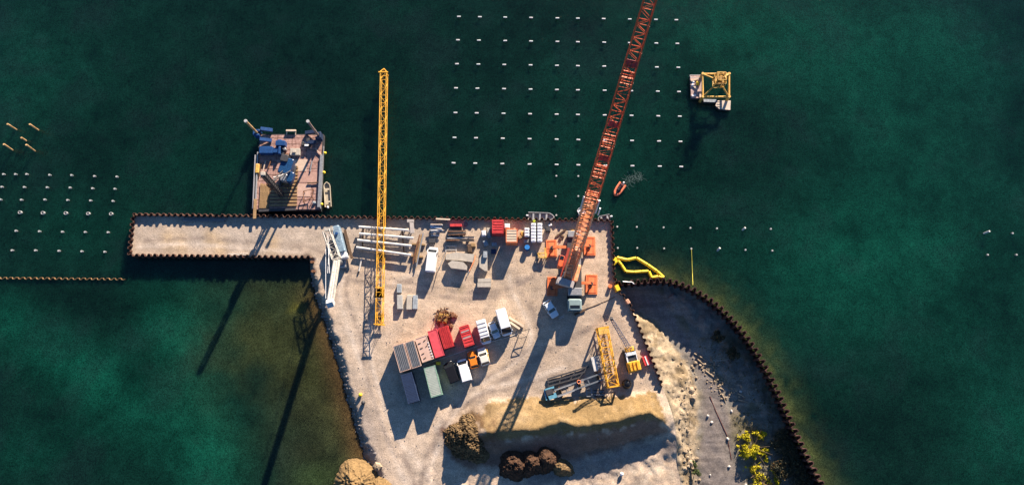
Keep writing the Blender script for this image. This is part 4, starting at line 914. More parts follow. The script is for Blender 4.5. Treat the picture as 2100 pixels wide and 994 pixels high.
# spuds
for (bx, by, tx, ty, h, lab, mm) in [(532, 280, 504, 246, 7.2, 'orange brown spud pile at the upper left corner of the barge', M_goldpile), (656, 289, 632, 243, 8.4, 'pale grey brown spud pile at the upper right corner of the barge', mat('grey_brown_pile', (.34, .24, .2), .7, 0, .3, 1.5))]:
    b = P(bx, by, BZ); t_ = P(tx, ty, BZ+h); b2 = Vector(((b.x+t_.x)/2, (b.y+t_.y)/2, 0)); t = thing('spud_pile', lab, 'spud pile', Vector((b2.x, b2.y, WZ)))
    MB().tube((b2.x, b2.y, -6), (b2.x, b2.y, BZ+h), .24, 12).build('spud_shaft', mm, t)
    MB().tube((b2.x, b2.y, BZ+h), (b2.x, b2.y, BZ+h+.35), .33, 10).build('spud_head', M_ph, t)
    s = 1 if bx < 600 else -1
    g = thing('spud_guide', 'blue guide frame holding the '+('left' if s > 0 else 'right')+' spud of the barge', 'spud guide', Vector((b2.x, b2.y, BZ)), 0, 'blue spud guides of the barge'); mb = MB()
    mb.box((b2.x+s*.0, b2.y-.5, BZ+.6), (1.1, .4, 1.8), bev=.06); mb.box((b2.x, b2.y+.5, BZ+.6), (1.1, .4, 1.8), bev=.06); mb.box((b2.x-s*.5, b2.y, BZ+.8), (.3, 1.3, 2.0), bev=.06); mb.build('guide_collar', M_blue if s > 0 else M_navy, g)
    for q in (-1.7, .6):
        mb = MB(); mb.bar((b2.x+s*.6, b2.y+q+.4, BZ+1.0), (b2.x+s*2.9, b2.y+q+.3, BZ+.4), .7, .6); mb.build('guide_arm', M_blue if s > 0 else M_navy, g)
# pile driver on barge
PD = thing('pile_driver', 'blue pile driving rig with dark leaning leader on the barge', 'pile driver', P(590, 370, BZ))
for s in (-1, 1):
    mb = MB(); mb.box(P(590, 360, BZ+.65)+Vector((s*1.1, 0, 0)), (.6, 4.6, .75), rz=-.15, bev=.2); mb.build('crawler_track', M_dsteel, PD)
mb = MB(); mb.box(P(588, 342, BZ+2.2), (2.5, 3.4, 1.6), rz=-.25, bev=.15); mb.box(P(593, 364, BZ+2.0), (1.9, 2.2, 1.4), rz=-.2, bev=.15); bdy = mb.build('engine_body', mat('rig_blue', (.01, .055, .15), .4, 0, .4, 3), PD)
mb = MB(); mb.box(P(585, 326, BZ+2.6), (1.5, 1.5, 1.5), rz=-.2, bev=.1); mb.build('winch_housing', M_dsteel, PD)
mb = MB(); mb.box(P(584, 366, BZ+2.3), (1.2, 1.5, 1.7), rz=-.2, bev=.1); mb.build('operator_cab', M_steel, PD)
lb = P(578, 400, BZ+.4); lt = Vector((lb.x, lb.y, BZ+12.3)); lt2 = P(543, 354, BZ+12.3)
lt = lt.lerp(lt2, .6)
mb = MB(); lattice(mb, lb, lt, .8, .8, 12, .1, .06, up=Vector((0, 1, 0))); mb.bar(lb+Vector((.1, -.4, 0)), lt+Vector((.1, -.4, 0)), .35, .25); mb.build('leader', M_dsteel, PD)
mb = MB(); mb.box(lt+Vector((0, 0, .2)), (.9, .7, .4), bev=.08); mb.build('leader_head', M_conc, PD)
mb = MB(); mb.box(lb.lerp(lt, .45)+Vector((-.6, 0, 0)), (.8, .8, 3.0), bev=.12); mb.build('hammer', M_rust, PD)
mb = MB()
for s in (-.8, .8): mb.tube(P(588, 350, BZ+2.8)+Vector((s, 0, 0)), lb.lerp(lt, .62), .12, 8)
mb.build('backstay', M_dsteel, PD); mb = MB(); mb.tube(P(560, 364, BZ+6), P(587, 357, BZ+3), .1, 8); mb.build('hydraulic_ram', M_alu, PD)
# frame, step, plank
mb = MB(); fr = [P(a, b, BZ+1.1) for a, b in [(622, 392), (641, 388), (640, 405), (622, 414)]]
for i in range(4):
    mb.bar(fr[i], fr[(i+1) % 4], .12, .12); mb.bar(fr[i], Vector((fr[i].x, fr[i].y, BZ)), .12, .12)
tag(mb.build('tool_rack', M_rust), 'open rusty steel rack standing near the lower right of the barge deck', 'rack')
mb = MB(); mb.bar(P(523.5, 408, BZ+.55), P(522, 448, 1.0), .6, .1)
tag(mb.build('gangplank', M_wood), 'timber gangplank bridging from the barge to the jetty wall', 'gangplank')

# ------------------------------------------------------------------ boats
def boat(name, label, pa, pb, W, m, inner, cat='boat', benches=2, motor=True, D=.55, blunt=.75):
    a, b = P(*pa, WZ+.4), P(*pb, WZ+.4); L = (b-a).length; c = (a+b)/2; t = thing(name, label, cat, Vector((c.x, c.y, WZ)), heading(a, b)-R(90)); n = 12
    def half(f): return W/2*(1 if f < blunt else max(.12, math.cos((f-blunt)/(1-blunt)*math.pi/2)**.7))
    outl = [(half(i/n), -L/2+L*i/n) for i in range(n+1)]; ring = lambda k, z, dy=0: [(x*k, y*(1 if y < 0 else k*.5+.5)+dy, z) for x, y in outl]+[(-x*k, y*(1 if y < 0 else k*.5+.5)+dy, z) for x, y in reversed(outl)]
    mb = MB(); mb.loft([ring(.7, -.25), ring(.95, .1), ring(1, D), ring(.86, D), ring(.8, .12)]); h = mb.build('hull', m, t, world=False)
    mb = MB(); mb.loft([ring(.78, .10), ring(.78, .13)]); mb.build('deck', inner, t, world=False)
    for k in range(benches):
        mb = MB(); mb.box((0, -L*.3+L*.5*k/max(1, benches-1), D-.12), (half(.3)*1.6, .35, .08)); mb.build('bench', m, t, world=False)
    if motor:
        mb = MB(); mb.box((0, -L/2-.2, D+.1), (.35, .5, .5), bev=.1); mb.box((0, -L/2-.15, 0), (.14, .2, .9)); mb.build('outboard_motor', M_white, t, world=False)
    return t
boat('workboat', 'long grey aluminium workboat tied up outside the quay wall', (1083, 443), (1137, 445), 1.75, M_alu, mat('boat_floor_brown', (.5, .45, .4), .8), benches=3)
boat('dinghy', 'small grey dinghy at the quay corner right of the boom', (1251, 445), (1226, 450), 1.3, M_alu, M_grock)
boat('skiff', 'small white skiff half hidden left of the crane boom', (1196, 441), (1187, 427), 1.3, M_white, M_grock, motor=False)
boat('tender', 'narrow pale tender lying along the right side of the barge', (673, 424), (670, 373), 1.35, mat('cream_hull', (.5, .44, .33), .6), mat('cream_floor', (.42, .37, .28), .8), blunt=.85)
# inflatable
rp = (P(1276, 379, WZ+.4), P(1263, 398, WZ+.4)); c = (rp[0]+rp[1])/2
RB = thing('inflatable_boat', 'orange inflatable boat with two people leaving a small wake', 'boat', Vector((c.x, c.y, WZ)), heading(rp[0], rp[1])-R(90)); L = 3.1
pts = [Vector((x, y, .3)) for x, y in [(-.62, -L/2), (-.64, -.6), (-.6, .4), (-.42, 1.1), (0, 1.5), (.42, 1.1), (.6, .4), (.64, -.6), (.62, -L/2)]]
M_rib = mat('salmon_orange_tube', (.75, .2, .1), .5, 0, .15)
mb = MB(); mb.path(smoothline(pts, 1), .24, 10); mb.build('side_tube', M_rib, RB, world=False)
mb = MB(); mb.prism([(-.55, -L/2), (.55, -L/2), (.55, .5), (0, 1.35), (-.55, .5)], .02, .14); mb.build('floor', M_dsteel, RB, world=False)
mb = MB(); mb.box((0, -L/2-.15, .55), (.35, .45, .5), bev=.1); mb.build('outboard_motor', M_white, RB, world=False)
mb = MB(); mb.box((0, -.2, .4), (.5, .5, .6), bev=.08); mb.build('console', M_dsteel, RB, world=False)
def person(label, loc, rz, vest):
    me = bpy.data.meshes.new('person'); V = [(0, 0, .48), (0, 0, .72), (0, .02, .98), (0, .03, 1.1), (0, .04, 1.22), (0, .05, 1.34), (.19, .02, .95), (.25, .18, .78), (.2, .38, .72), (-.19, .02, .95), (-.25, .18, .78), (-.2, .38, .72), (.1, .06, .46), (.13, .45, .5), (.13, .48, .12), (.13, .6, .08), (-.1, .06, .46), (-.13, .45, .5), (-.13, .48, .12), (-.13, .6, .08)]
    E = [(0, 1), (1, 2), (2, 3), (3, 4), (4, 5), (2, 6), (6, 7), (7, 8), (2, 9), (9, 10), (10, 11), (0, 12), (12, 13), (13, 14), (14, 15), (0, 16), (16, 17), (17, 18), (18, 19)]
    rad = [.16, .16, .17, .06, .1, .09, .07, .05, .04, .07, .05, .04, .1, .08, .055, .05, .1, .08, .055, .05]
    me.from_pydata(V, E, []); o = bpy.data.objects.new('person', me); scn.collection.objects.link(o)
    md = o.modifiers.new('skin', 'SKIN')
    for i, r in enumerate(rad): me.skin_vertices[0].data[i].radius = (r, r)
    me.skin_vertices[0].data[0].use_root = True
    o.modifiers.new('sub', 'SUBSURF').levels = 1; me.materials.append(M_jacket); o.location = loc; o.rotation_euler = (0, 0, rz); tag(o, label, 'person')
    mb = MB(); mb.box((0, .0, .8), (.4, .32, .42), bev=.08); mb.build('life_vest', vest, o, world=False)
    mb = MB(); mb.tube((0, .04, 1.24), (0, .04, 1.38), .12, 10, .08); mb.build('hair', M_dwood, o, world=False)
rot = RB.rotation_euler.z; mx = Matrix.Rotation(rot, 3, 'Z')
person('person in dark clothes and red vest steering the orange inflatable', Vector((c.x, c.y, WZ+.02))+mx @ Vector((0, -.95, 0)), rot, M_lifevest)
person('person in dark clothes sitting ahead in the orange inflatable', Vector((c.x, c.y, WZ+.02))+mx @ Vector((.1, .3, 0)), rot, M_jacket)
mb = MB(); random.seed(3)
for k in range(46):
    f = random.random(); x = 1281+f*38+random.gauss(0, 3); y = 377-math.sin(f*3)*12*random.random()-f*12+random.gauss(0, 4); a = random.uniform(0, 6.28); pts = [P(x, y, WZ+.012)]
    for j in range(5): a += random.uniform(-.7, .7); pts.append(pts[-1]+Vector((math.cos(a), math.sin(a), 0))*.28)
    w = random.uniform(.02, .05)
    for p0, p1 in zip(pts[:-1], pts[1:]): mb.bar(p0, p1, w, .012)
tag(mb.build('wake_foam', mat('foam', (.07, .12, .115), .8)), 'faint white foam trails behind the orange inflatable', 'foam', kind='stuff')

# ------------------------------------------------------------------ floating yellow boom
FB = [(1256, 541), (1265, 528), (1286, 533), (1305, 529), (1328, 543), (1347, 556), (1361, 569)]
FB2 = [(1361, 569), (1350, 567), (1336, 569), (1330, 556), (1316, 557), (1300, 558), (1283, 557), (1274, 543), (1267, 534), (1257, 543)]
fb = thing('floating_boom', 'bright yellow floating boom looped against the curved wall', 'floating boom', P(1300, 550, WZ))
allp = [P(a, b, WZ+.12) for a, b in FB+FB2[1:]]; allp = densify(allp, 1.7)
for p0, p1 in zip(allp[:-1], allp[1:]):
    d = (p1-p0).normalized()*.05; mb = MB(); mb.tube(p0+d, p1-d, .33, 10); mb.build('float', M_yellow2, fb)
# ------------------------------------------------------------------ measuring tower platform east
TW = thing('steel_tower', 'yellow steel lattice tower on four legs standing in open water', 'tower', P(1468, 176, WZ)); M_tw = M_ochre
def cor(x0, y0, x1, y1, z): return [P(a, b, z) for a, b in ((x0, y0), (x1, y0), (x1, y1), (x0, y1))]
lo = cor(1441, 152, 1495, 199, 1.2); mid = cor(1463, 155, 1484, 176, 8); topc = cor(1465, 151, 1481, 167, 11)
cc_ = sum([Vector((p.x, p.y, 0)) for p in lo], Vector())/4
mid = [Vector((cc_.x+sx*.95, cc_.y+sy*.95, 2.6)) for sx, sy in ((-1, 1), (1, 1), (1, -1), (-1, -1))]; topc = [Vector((cc_.x+sx*.85, cc_.y+sy*.85, 11)) for sx, sy in ((-1, 1), (1, 1), (1, -1), (-1, -1))]
for i in range(4):
    j = (i+1) % 4
    mb = MB(); mb.tube((lo[i].x, lo[i].y, -4), (lo[i].x, lo[i].y, 1.5), .3, 10); mb.build('leg', M_tw, TW)
    mb = MB(); mb.tube(lo[i], lo[j], .22, 8); mb.build('ring_beam', M_tw, TW)
    mb = MB(); mb.tube(lo[i], mid[i], .17, 8); mb.build('raking_strut', M_tw, TW)
mb = MB(); lattice(mb, cc_+Vector((0, 0, 1.8)), cc_+Vector((0, 0, 5.6)), 1.7, 1.7, 2, .11, .07, up=Vector((0, 1, 0)))
mb.build('tower_shaft', M_tw, TW)
mb = MB(); mb.box(cc_+Vector((0, 0, 3.2)), (2.0, 2.0, .1)); mb.box(cc_+Vector((.2, .2, 3.8)), (.8, .8, 1.0)); mb.build('work_platform', mat('dark_ochre', (.3, .17, .04), .7), TW)
for i in range(4):
    j = (i+1) % 4; mb = MB(); r_ = [Vector((cc_.x+sx*1.15, cc_.y+sy*1.15, 0)) for sx, sy in ((-1, 1), (1, 1), (1, -1), (-1, -1))]
    mb.tube(r_[i]+Vector((0, 0, 4.4)), r_[j]+Vector((0, 0, 4.4)), .08, 6); mb.tube(r_[i]+Vector((0, 0, 3.2)), r_[i]+Vector((0, 0, 4.4)), .07, 6); mb.build('railing', M_tw, TW)
def pontoon(label, corners, m, z=WZ+.7):
    t = thing('pontoon', label, 'pontoon', P(*corners[0], WZ), 0, 'pontoons around the yellow tower'); q = [tuple(P(a, b, z).xy) for a, b in corners]
    MB().prism(q, WZ-.4, z-.06).build('hull', M_dsteel, t); MB().prism([tuple(Vector(a)*.97+sum((Vector(b) for b in q), Vector((0, 0)))/len(q)*.03) for a in q], z-.06, z).build('deck', m, t)
    return t
M_plk = mat('pink_grey_planks', (.42, .30, .27), .8, 0, .3, 2); M_pnt = mat('pale_planks', (.6, .5, .4), .8, 0, .2, 2)
p1 = pontoon('cluttered pinkish pontoon at the left side of the yellow tower', [(1415, 155), (1439, 154), (1439, 202), (1417, 202)], M_plk)
mb = MB(); q = [P(a, b, WZ+1.5) for a, b in [(1415, 154), (1440, 154), (1441, 160), (1416, 160)]]
for i in range(4): mb.bar(q[i], q[(i+1) % 4], .08, .08); mb.bar(q[i], Vector((q[i].x, q[i].y, WZ+.7)), .07, .07)
mb.build('railing', M_alu, p1)
pontoon('narrow blue grey pontoon below the yellow tower', [(1442, 203), (1470, 204), (1470, 210), (1443, 209)], M_conc2)
p3 = pontoon('pale pontoon with cut corner at lower right of the yellow tower', [(1470, 206), (1499, 206), (1498, 226), (1475, 224), (1467, 217)], M_pnt)
mb = MB(); 
for f in (209, 214, 219): mb.bar(P(1470, f, WZ+.73), P(1480, f, WZ+.73), .07, .03)
mb.build('plank_seam', M_dsteel, p3)
random.seed(5)
for i, (x, y, l, an, mm, lab) in enumerate([(1424, 164, 1.6, .3, M_pale, 'pale board, uppermost on the cluttered pontoon'), (1421, 172, 1.2, 1.2, M_white, 'short white board on the cluttered pontoon'), (1426, 180, 1.1, 2.3, M_cream, 'cream board in the middle of the cluttered pontoon'), (1423, 196, .9, .2, M_white, 'white box at the bottom of the cluttered pontoon'), (1436, 194, 1.4, 1.5, M_pale, 'pale plank at the lower right of the cluttered pontoon')]):
    mb = MB(); c = P(x, y, WZ+.82); mb.box(c, (l, .4, .2), rz=an, bev=.02); tag(mb.build('board', mm, loc=c), lab, 'board')
mb = MB()
for x in (1429, 1432.5): mb.bar(P(x, 167, WZ+.95), P(x+.3, 175, WZ+.95), .2, .3)
tag(mb.build('yellow_crate', M_yellow2), 'bright yellow crate pair on the cluttered pontoon', 'crate')

# ------------------------------------------------------------------ yard stores
def simple(name, label, cat, mb, m, grp=None, loc=None): return tag(mb.build(name, m, loc=loc), label, cat, grp)
for i, (x0, y0, x1, y1) in enumerate([(736, 465, 838, 472), (737, 479, 848, 488), (733, 492, 844, 504), (731, 507, 843, 523)]):
    a, b = P(x0, y0, 1.0), P(x1, y1, 1.0); mb = MB(); mb.tube(a, b, .24, 14); simple('steel_pipe', f'long pale steel pipe under the yellow jib, {ORD[i]} from the quay wall', 'pipe', mb, M_pipe, 'long pale pipes in the yard')
for i, f in enumerate((.12, .5, .88)):
    a = P(734, 463, 0).lerp(P(838, 470, 0), f); b = P(731, 510, 0).lerp(P(843, 525, 0), f); mb = MB(); mb.bar(a+Vector((0, 0, .58)), b+Vector((0, 0, .58)), .25, .3)
    for g in (0.05, .35, .65, .95): q = a.lerp(b, g); mb.box(q+Vector((0, 0, .21)), (.25, .25, .42))
    simple('pipe_trestle', ['left', 'middle', 'right'][i]+' low trestle carrying the long pale pipes', 'trestle', mb, M_dwood, 'pipe trestles')
mb = MB(); mb.bar(P(835, 453, 1.2), P(849, 453, 1.2), .6, .25); mb.bar(P(844, 455, 1.2), P(846, 478, 1.2), .8, .25); mb.bar(P(838, 473, 1.1), P(848, 475, 1.1), .5, .2)
for x, y in ((837, 453), (848, 454), (845, 474)): mb.bar(P(x, y, 0), P(x, y, 1.15), .2, .2)
simple('steel_stand', 'grey bent steel stand at the right end of the pipes', 'steel stand', mb, mat('grey_stand', (.4, .36, .33), .7))
mb = MB(); mb.tube(P(742, 530, .2), P(736, 556, .2), .17, 8, .15); simple('pole', 'short pale pole with dark tip lying below the pipes', 'pole', mb, M_pipe)
mb = MB(); mb.tube(P(736, 556, .2), P(734, 563, .18), .2, 8, .05); simple('pole_tip', 'dark green pointed tip at the end of the short pole', 'pole tip', mb, M_dsteel)
for i, (x0, y0, x1, y1, mm, lab) in enumerate([(861, 481, 847, 541, M_rust, 'rusty bar bundle, leftmost of three beside the white van'), (865, 480, 853, 538, M_wood, 'brown bar in the middle of three beside the white van'), (868, 478, 854, 547, M_steel, 'thin grey bar, rightmost of three left of the van')]):
    mb = MB(); mb.bar(P(x0, y0, .62), P(x1, y1, .62), .22, .2); mb.bar(P(x0-1.5, y0+2, .6), P(x1-1, y1-6, .6), .1, .12); simple('steel_bar', lab, 'steel bar', mb, mm, 'bars beside the white van')
for i, (x0, y0, x1, y1) in enumerate([(845, 500, 872, 502), (841, 524, 868, 527)]):
    mb = MB(); mb.bar(P(x0, y0, .27), P(x1, y1, .27), .3, .5); simple('support_beam', ['upper', 'lower'][i]+' short beam under the long bars', 'timber', mb, M_wood, 'beams under the long bars')
# concrete blocks
for (x0, y0, x1, y1, h, an, mm, lab) in [(813.5, 582, 823, 599.5, .7, 2, M_conc2, 'small blue grey block, northernmost of the four blocks'), (814, 604.5, 825, 633, .9, 3, mat('grey_block', (.36, .36, .34), .85, 0, .25, 2), 'tall grey block, left of the pair and below the small one'), (833.5, 605, 844.5, 634, .75, 0, M_conc, 'pale concrete block touching the blue grey one'), (846, 605, 856, 633, .7, 0, M_conc2, 'mottled blue grey block, easternmost of the four')]:
    c = P((x0+x1)/2, (y0+y1)/2, h); mb = MB(); mb.box((c.x, c.y, h/2), ((x1-x0)/10.3, (y1-y0)/10.2, h), rz=R(an), bev=.05); simple('concrete_block', lab, 'concrete block', mb, mm, 'concrete blocks in the yard', loc=Vector((c.x, c.y, 0)))
def slab(label, corners, h, m, z0=0.01, name='concrete_slab'):
    q = [tuple(P(a, b, z0+h).xy) for a, b in corners]; mb = MB(); mb.prism(q, z0, z0+h); return simple(name, label, 'concrete slab', mb, m, 'concrete slabs in the yard', loc=P(*corners[0], z0))
slab('long pale slab with dark lifting eyes beside the white van', [(915, 521), (935, 517), (972, 521), (969, 537), (945, 534), (914, 532)], .8, M_conc)
slab('trapezoid pale slab just below the long one', [(918, 540), (927, 534), (950, 537), (958, 545), (957, 553), (925, 549)], 1.3, M_conc)
slab('pointed pale slab with blue grey box on its top end', [(983, 530), (992, 516), (999.5, 516), (999.5, 555), (994, 555), (983, 547)], 1.1, M_conc)
mb = MB(); mb.box(P(995, 522, 1.35), (.8, 1.3, .45), bev=.03); simple('tool_box', 'blue grey box on top of the pointed slab', 'box', mb, M_conc2)
slab('pale slab, upper of the stacked pair south of the pointed slab', [(980, 571), (1007, 570), (1007, 578), (980, 578.5)], .95, M_conc)
slab('pale slab, lower of the pair south of the pointed slab', [(979, 579.5), (1007, 579), (1006.5, 588), (979, 588)], .95, M_conc)
mb = MB(); 
for x in (914, 935): mb.bar(P(x, 505, .1), P(x+.5, 517, .1), .1, .14)
mb.bar(P(914, 504, .1), P(937, 504, .1), .1, .14); mb.bar(P(914, 512, .1), P(937, 512, .1), .1, .1); simple('pallet_frame', 'pale open frame lying above the long concrete slab', 'frame', mb, M_pipe)
for (pts, r_, mm, lab) in [([(973, 527), (968, 540), (957, 567)], .1, M_steel, 'grey pole leaning beside the red tipped pole'), ([(975, 524), (972, 535), (962, 556)], .12, M_boomor, 'orange tipped pole between the slabs'), ([(913, 517), (903, 545), (898, 552)], .07, M_steel, 'thin bent rod lying right of the white van'), ([(897, 556), (888, 590)], .06, M_dsteel, 'very thin dark rod lying below the white van')]:
    mb = MB(); mb.path([P(a, b, .25) for a, b in pts], r_, 6); simple('rod', lab, 'rod', mb, mm)
# bundles by the quay wall
random.seed(11)
def bundle(label, x0, y0, x1, y1, n, mats_, z=.3, name='timber_bundle', jit=1.5, w=.18, cat='bundle'):
    t = thing(name, label, cat, P((x0+x1)/2, (y0+y1)/2, 0))
    for i in range(n):
        y = y0+(y1-y0)*i/max(1, n-1); mb = MB(); a = P(x0+random.uniform(-jit, jit), y+random.uniform(-.6, .6), z+random.uniform(0, .3)); b = P(x1+random.uniform(-jit, jit), y+random.uniform(-1.4, 1.4), z+random.uniform(0, .3)); mb.bar(a, b, w, .14); mb.build('bar', mats_[i % len(mats_)], t)
    mb = MB()
    for f in (.2, .8): mb.bar(P(x0+(x1-x0)*f, y0-1, z*.5-.02), P(x0+(x1-x0)*f, y1+1, z*.5-.02), .25, z-.04)
    mb.build('bearer', M_dwood, t)
bundle('white and blue plank bundle above the white van', 883, 460, 907, 472, 6, [M_cream, M_white, M_blue, M_white], .7)
bundle('ragged pale strips just below the white and blue bundle', 883, 476, 902, 482, 3, [M_white, M_pale], .3)
bundle('dark steel bars in a wide rack near the quay wall', 920, 473, 955, 483, 7, [M_dsteel, M_rust, M_dsteel, M_dsteel], .6)
bundle('long dark beams below the dark rack', 916, 486, 972, 494, 5, [M_dsteel, M_pipe, M_dsteel, M_rust], .5, w=.22)
mb = MB(); mb.box(P(886, 494, .3), (1.3, .9, .6), bev=.02); simple('crate', 'dark open crate below the plank bundles', 'crate', mb, M_dsteel)
t = thing('hose_bundle', 'bright red box with dark lid near the quay wall', 'box', P(935, 464, 0)); mb = MB(); mb.box(P(935, 463, .5), (2.4, .55, .9), bev=.05); mb.build('box_body', M_red, t); MB().box(P(935, 467, .35), (2.5, .3, .6)).build('box_lid', M_dsteel, t)
t['label'] = 'bright red long box with dark edge near the quay wall'; t.name = 'red_box'
c = P(955, 460, .2); mb = MB()
for i in range(16):
    a0, a1 = 2*math.pi*i/16, 2*math.pi*(i+1)/16; mb.tube(c+Vector((.35*math.cos(a0), .35*math.sin(a0), 0)), c+Vector((.35*math.cos(a1), .35*math.sin(a1), 0)), .1, 6)
simple('hose_coil', 'grey purple hose coil right of the long red box', 'hose', mb, mat('mauve_rubber', (.2, .13, .16), .7))
mb = MB(); mb.bar(P(894, 448.5, .9), P(923, 450, .9), .3, .12); simple('plank', 'pale plank lying along the top of the quay wall', 'plank', mb, M_cream)
for (x, y, w, l, h, an, mm, lab) in [(970, 502, 1.0, .8, .9, .1, M_wood, 'brown wooden crate above the pointed slab'), (963, 510, .9, 1.6, .9, .1, M_dwood, 'dark crate just left of the brown wooden crate'), (992, 478, .9, 1.1, 1.0, .1, M_white, 'white bag left of the bright red container'), (1002, 474, .7, 1.4, 1.1, .05, M_conc, 'grey white cabinet touching the bright red container'), (1003, 484, .7, .6, .7, .2, M_conc2, 'small blue grey box below the grey white cabinet'),
                              (996, 498, .9, 1.1, .8, .4, M_conc2, 'tilted grey bin in the shade below the bright red container'), (1014, 500, 1.1, .8, .7, .1, M_conc2, 'grey blue crate in the long container shade'), (1012, 515, 1.0, .9, .7, 0, M_navy, 'dark blue crate deep in the long container shade'), (1040, 463, 1.1, .9, 1.3, 0, M_white, 'white cube tank between the red and orange containers'),
                              (1066, 486, .7, .7, .7, .5, M_wood, 'brown sack right of the orange container'), (1071, 479, .5, 1.0, .6, .2, M_ochre, 'ochre board stack left of the white pallets'), (1079, 494, 1.0, .7, .6, 0, M_steel, 'grey pallet above the blue barrel'), (1128, 461, .7, .5, .5, .3, M_white, 'white sack behind the boom, near the workboat'), (1124, 470, 1.0, .9, .8, 0, M_dsteel, 'dark steel crate right of the white pallets')]:
    c = P(x, y, h); mb = MB(); mb.box((c.x, c.y, h/2), (w, l, h), rz=an, bev=.06); mb.box((c.x, c.y, h+.02), (w*.7, l*.7, .05), rz=an); simple('crate', lab, 'crate', mb, mm, loc=Vector((c.x, c.y, 0)))
M_bag = mat('white_blue_wrapped', (.6, .66, .72), .5, 0, .2, 3, col2=(.8, .82, .85))
for (x, y0, y1, n, lab) in [(1080.5, 467, 485, 3, 'leftmost'), (1094, 457, 496, 6, 'middle'), (1107, 457, 496, 6, 'rightmost')]:
    for k in range(n):
        y = y0+(y1-y0)*(k+.5)/n; c = P(x, y, 1.1); mb = MB(); mb.box((c.x, c.y, .62), (1.0, (y1-y0)/n/9.9-.06, .98), bev=.08); mb.box((c.x, c.y, 1.13), (.5, .12, .05)); 
        t = thing('wrapped_pallet', f'white wrapped pallet, {ORD[k]} from the quay wall in the {lab} line', 'pallet', Vector((c.x, c.y, 0)), 0, 'white wrapped pallets'); mb.build('wrapped_load', M_bag, t)
        MB().box((c.x, c.y, .07), (.95, (y1-y0)/n/9.9-.1, .13)).build('pallet_base', M_wood, t)
c = P(1081, 507, .8); mb = MB(); mb.tube(Vector((c.x, c.y, 0)), Vector((c.x, c.y, .95)), .6, 20, .55); t = thing('blue_barrel', 'bright blue round barrel below the leftmost white pallets', 'barrel', Vector((c.x, c.y, 0))); mb.build('drum', M_blue, t); MB().tube(Vector((c.x, c.y, .95)), Vector((c.x, c.y, 1.0)), .5, 20).build('lid', mat('mid_blue', (.03, .2, .55), .4), t)
mb = MB(); c = P(1095.5, 452, .75); mb.tube(Vector((c.x, c.y, .0)), Vector((c.x, c.y, .7)), .3, 12, .27); simple('yellow_drum', 'small yellow green drum at the quay wall by the workboat', 'drum', mb, mat('lime_plastic', (.55, .65, .05), .5), loc=Vector((c.x, c.y, 0)))
for (x0, y0, x1, y1, lab) in [(1139, 486, 1160, 470, 'long dark timber lying diagonally near the boom'), (1146, 488, 1152, 491, 'short dark timber below the long diagonal one'), (1150, 482, 1157, 486, 'short timber between the diagonal timber and mat'), (1166, 483, 1169, 478, 'small dark timber close to the boom')]:
    mb = MB(); mb.bar(P(x0, y0, .15), P(x1, y1, .15), .25, .25); simple('timber_beam', lab, 'timber', mb, M_dwood, 'timbers by the crane')
mb = MB(); mb.bar(P(1173, 472, .3), P(1179, 486, .3), .7, .4); simple('steel_plate', 'olive steel beam beside the crane boom foot', 'beam', mb, M_ochre)
mb = MB(); mb.bar(P(1166, 495, .6), P(1177, 495, .6), .6, .6); simple('yellow_box', 'yellow box beside the big crane chassis', 'box', mb, M_yellow)
# yellow stand
mb = MB(); q = [P(a, b, .9) for a, b in [(1103, 519), (1120, 519), (1120, 529), (1106, 527)]]
for i in range(4): mb.bar(q[i], q[(i+1) % 4], .22, .3)
mb.bar(P(1118, 508, .9), P(1118.5, 528, .9), .35, .4); mb.bar(q[0], q[2], .15, .2)
for p in q: mb.bar(p, Vector((p.x, p.y, 0)), .15, .15)
simple('yellow_stand', 'yellow steel stand at the left edge of the orange mat', 'steel stand', mb, M_ochre)
mb = MB(); mb.bar(P(1102, 518, .2), P(1103, 535, .2), .15, .3); simple('dark_rail', 'short dark rail left of the yellow stand', 'rail', mb, M_dsteel)
# white beams east of box van
for (x0, y0, x1, y1, lab) in [(1044, 650, 1074, 669, 'long white beam lying beside the tall box van'), (1046, 660, 1066, 674, 'shorter white beam below the long white one')]:
    mb = MB(); mb.bar(P(x0, y0, .35), P(x1, y1, .35), .4, .35); simple('white_beam', lab, 'beam', mb, M_cream, 'white beams by the van')
mb = MB(); mb.path([P(862, 750, .05), P(905, 735, .05), P(960, 716, .05), P(1000, 702, .05), P(1045, 690, .05), P(1062, 683, .05)], .06, 5); simple('power_cable', 'pale cable running past the cabins and parked row', 'cable', mb, M_pipe)
mb = MB(); mb.path([P(1192, 636, .05), P(1215, 628, .05), P(1240, 618, .05), P(1262, 608, .05)], .06, 5); simple('guy_rope', 'thin rope from the crane cab towards the yellow box', 'rope', mb, M_dwood)
mb = MB(); mb.bar(P(1178, 645, .15), P(1200, 635, .15), .35, .25); simple('timber_beam', 'dark timber lying at the front of the crane cab', 'timber', mb, M_dwood)
mb = MB(); 
for k in (0, 3): mb.bar(P(1146, 651+k, .1), P(1157, 646+k, .1), .09, .1)
simple('ladder', 'short pale ladder lying beside the shade-tinted white car', 'ladder', mb, M_pipe)
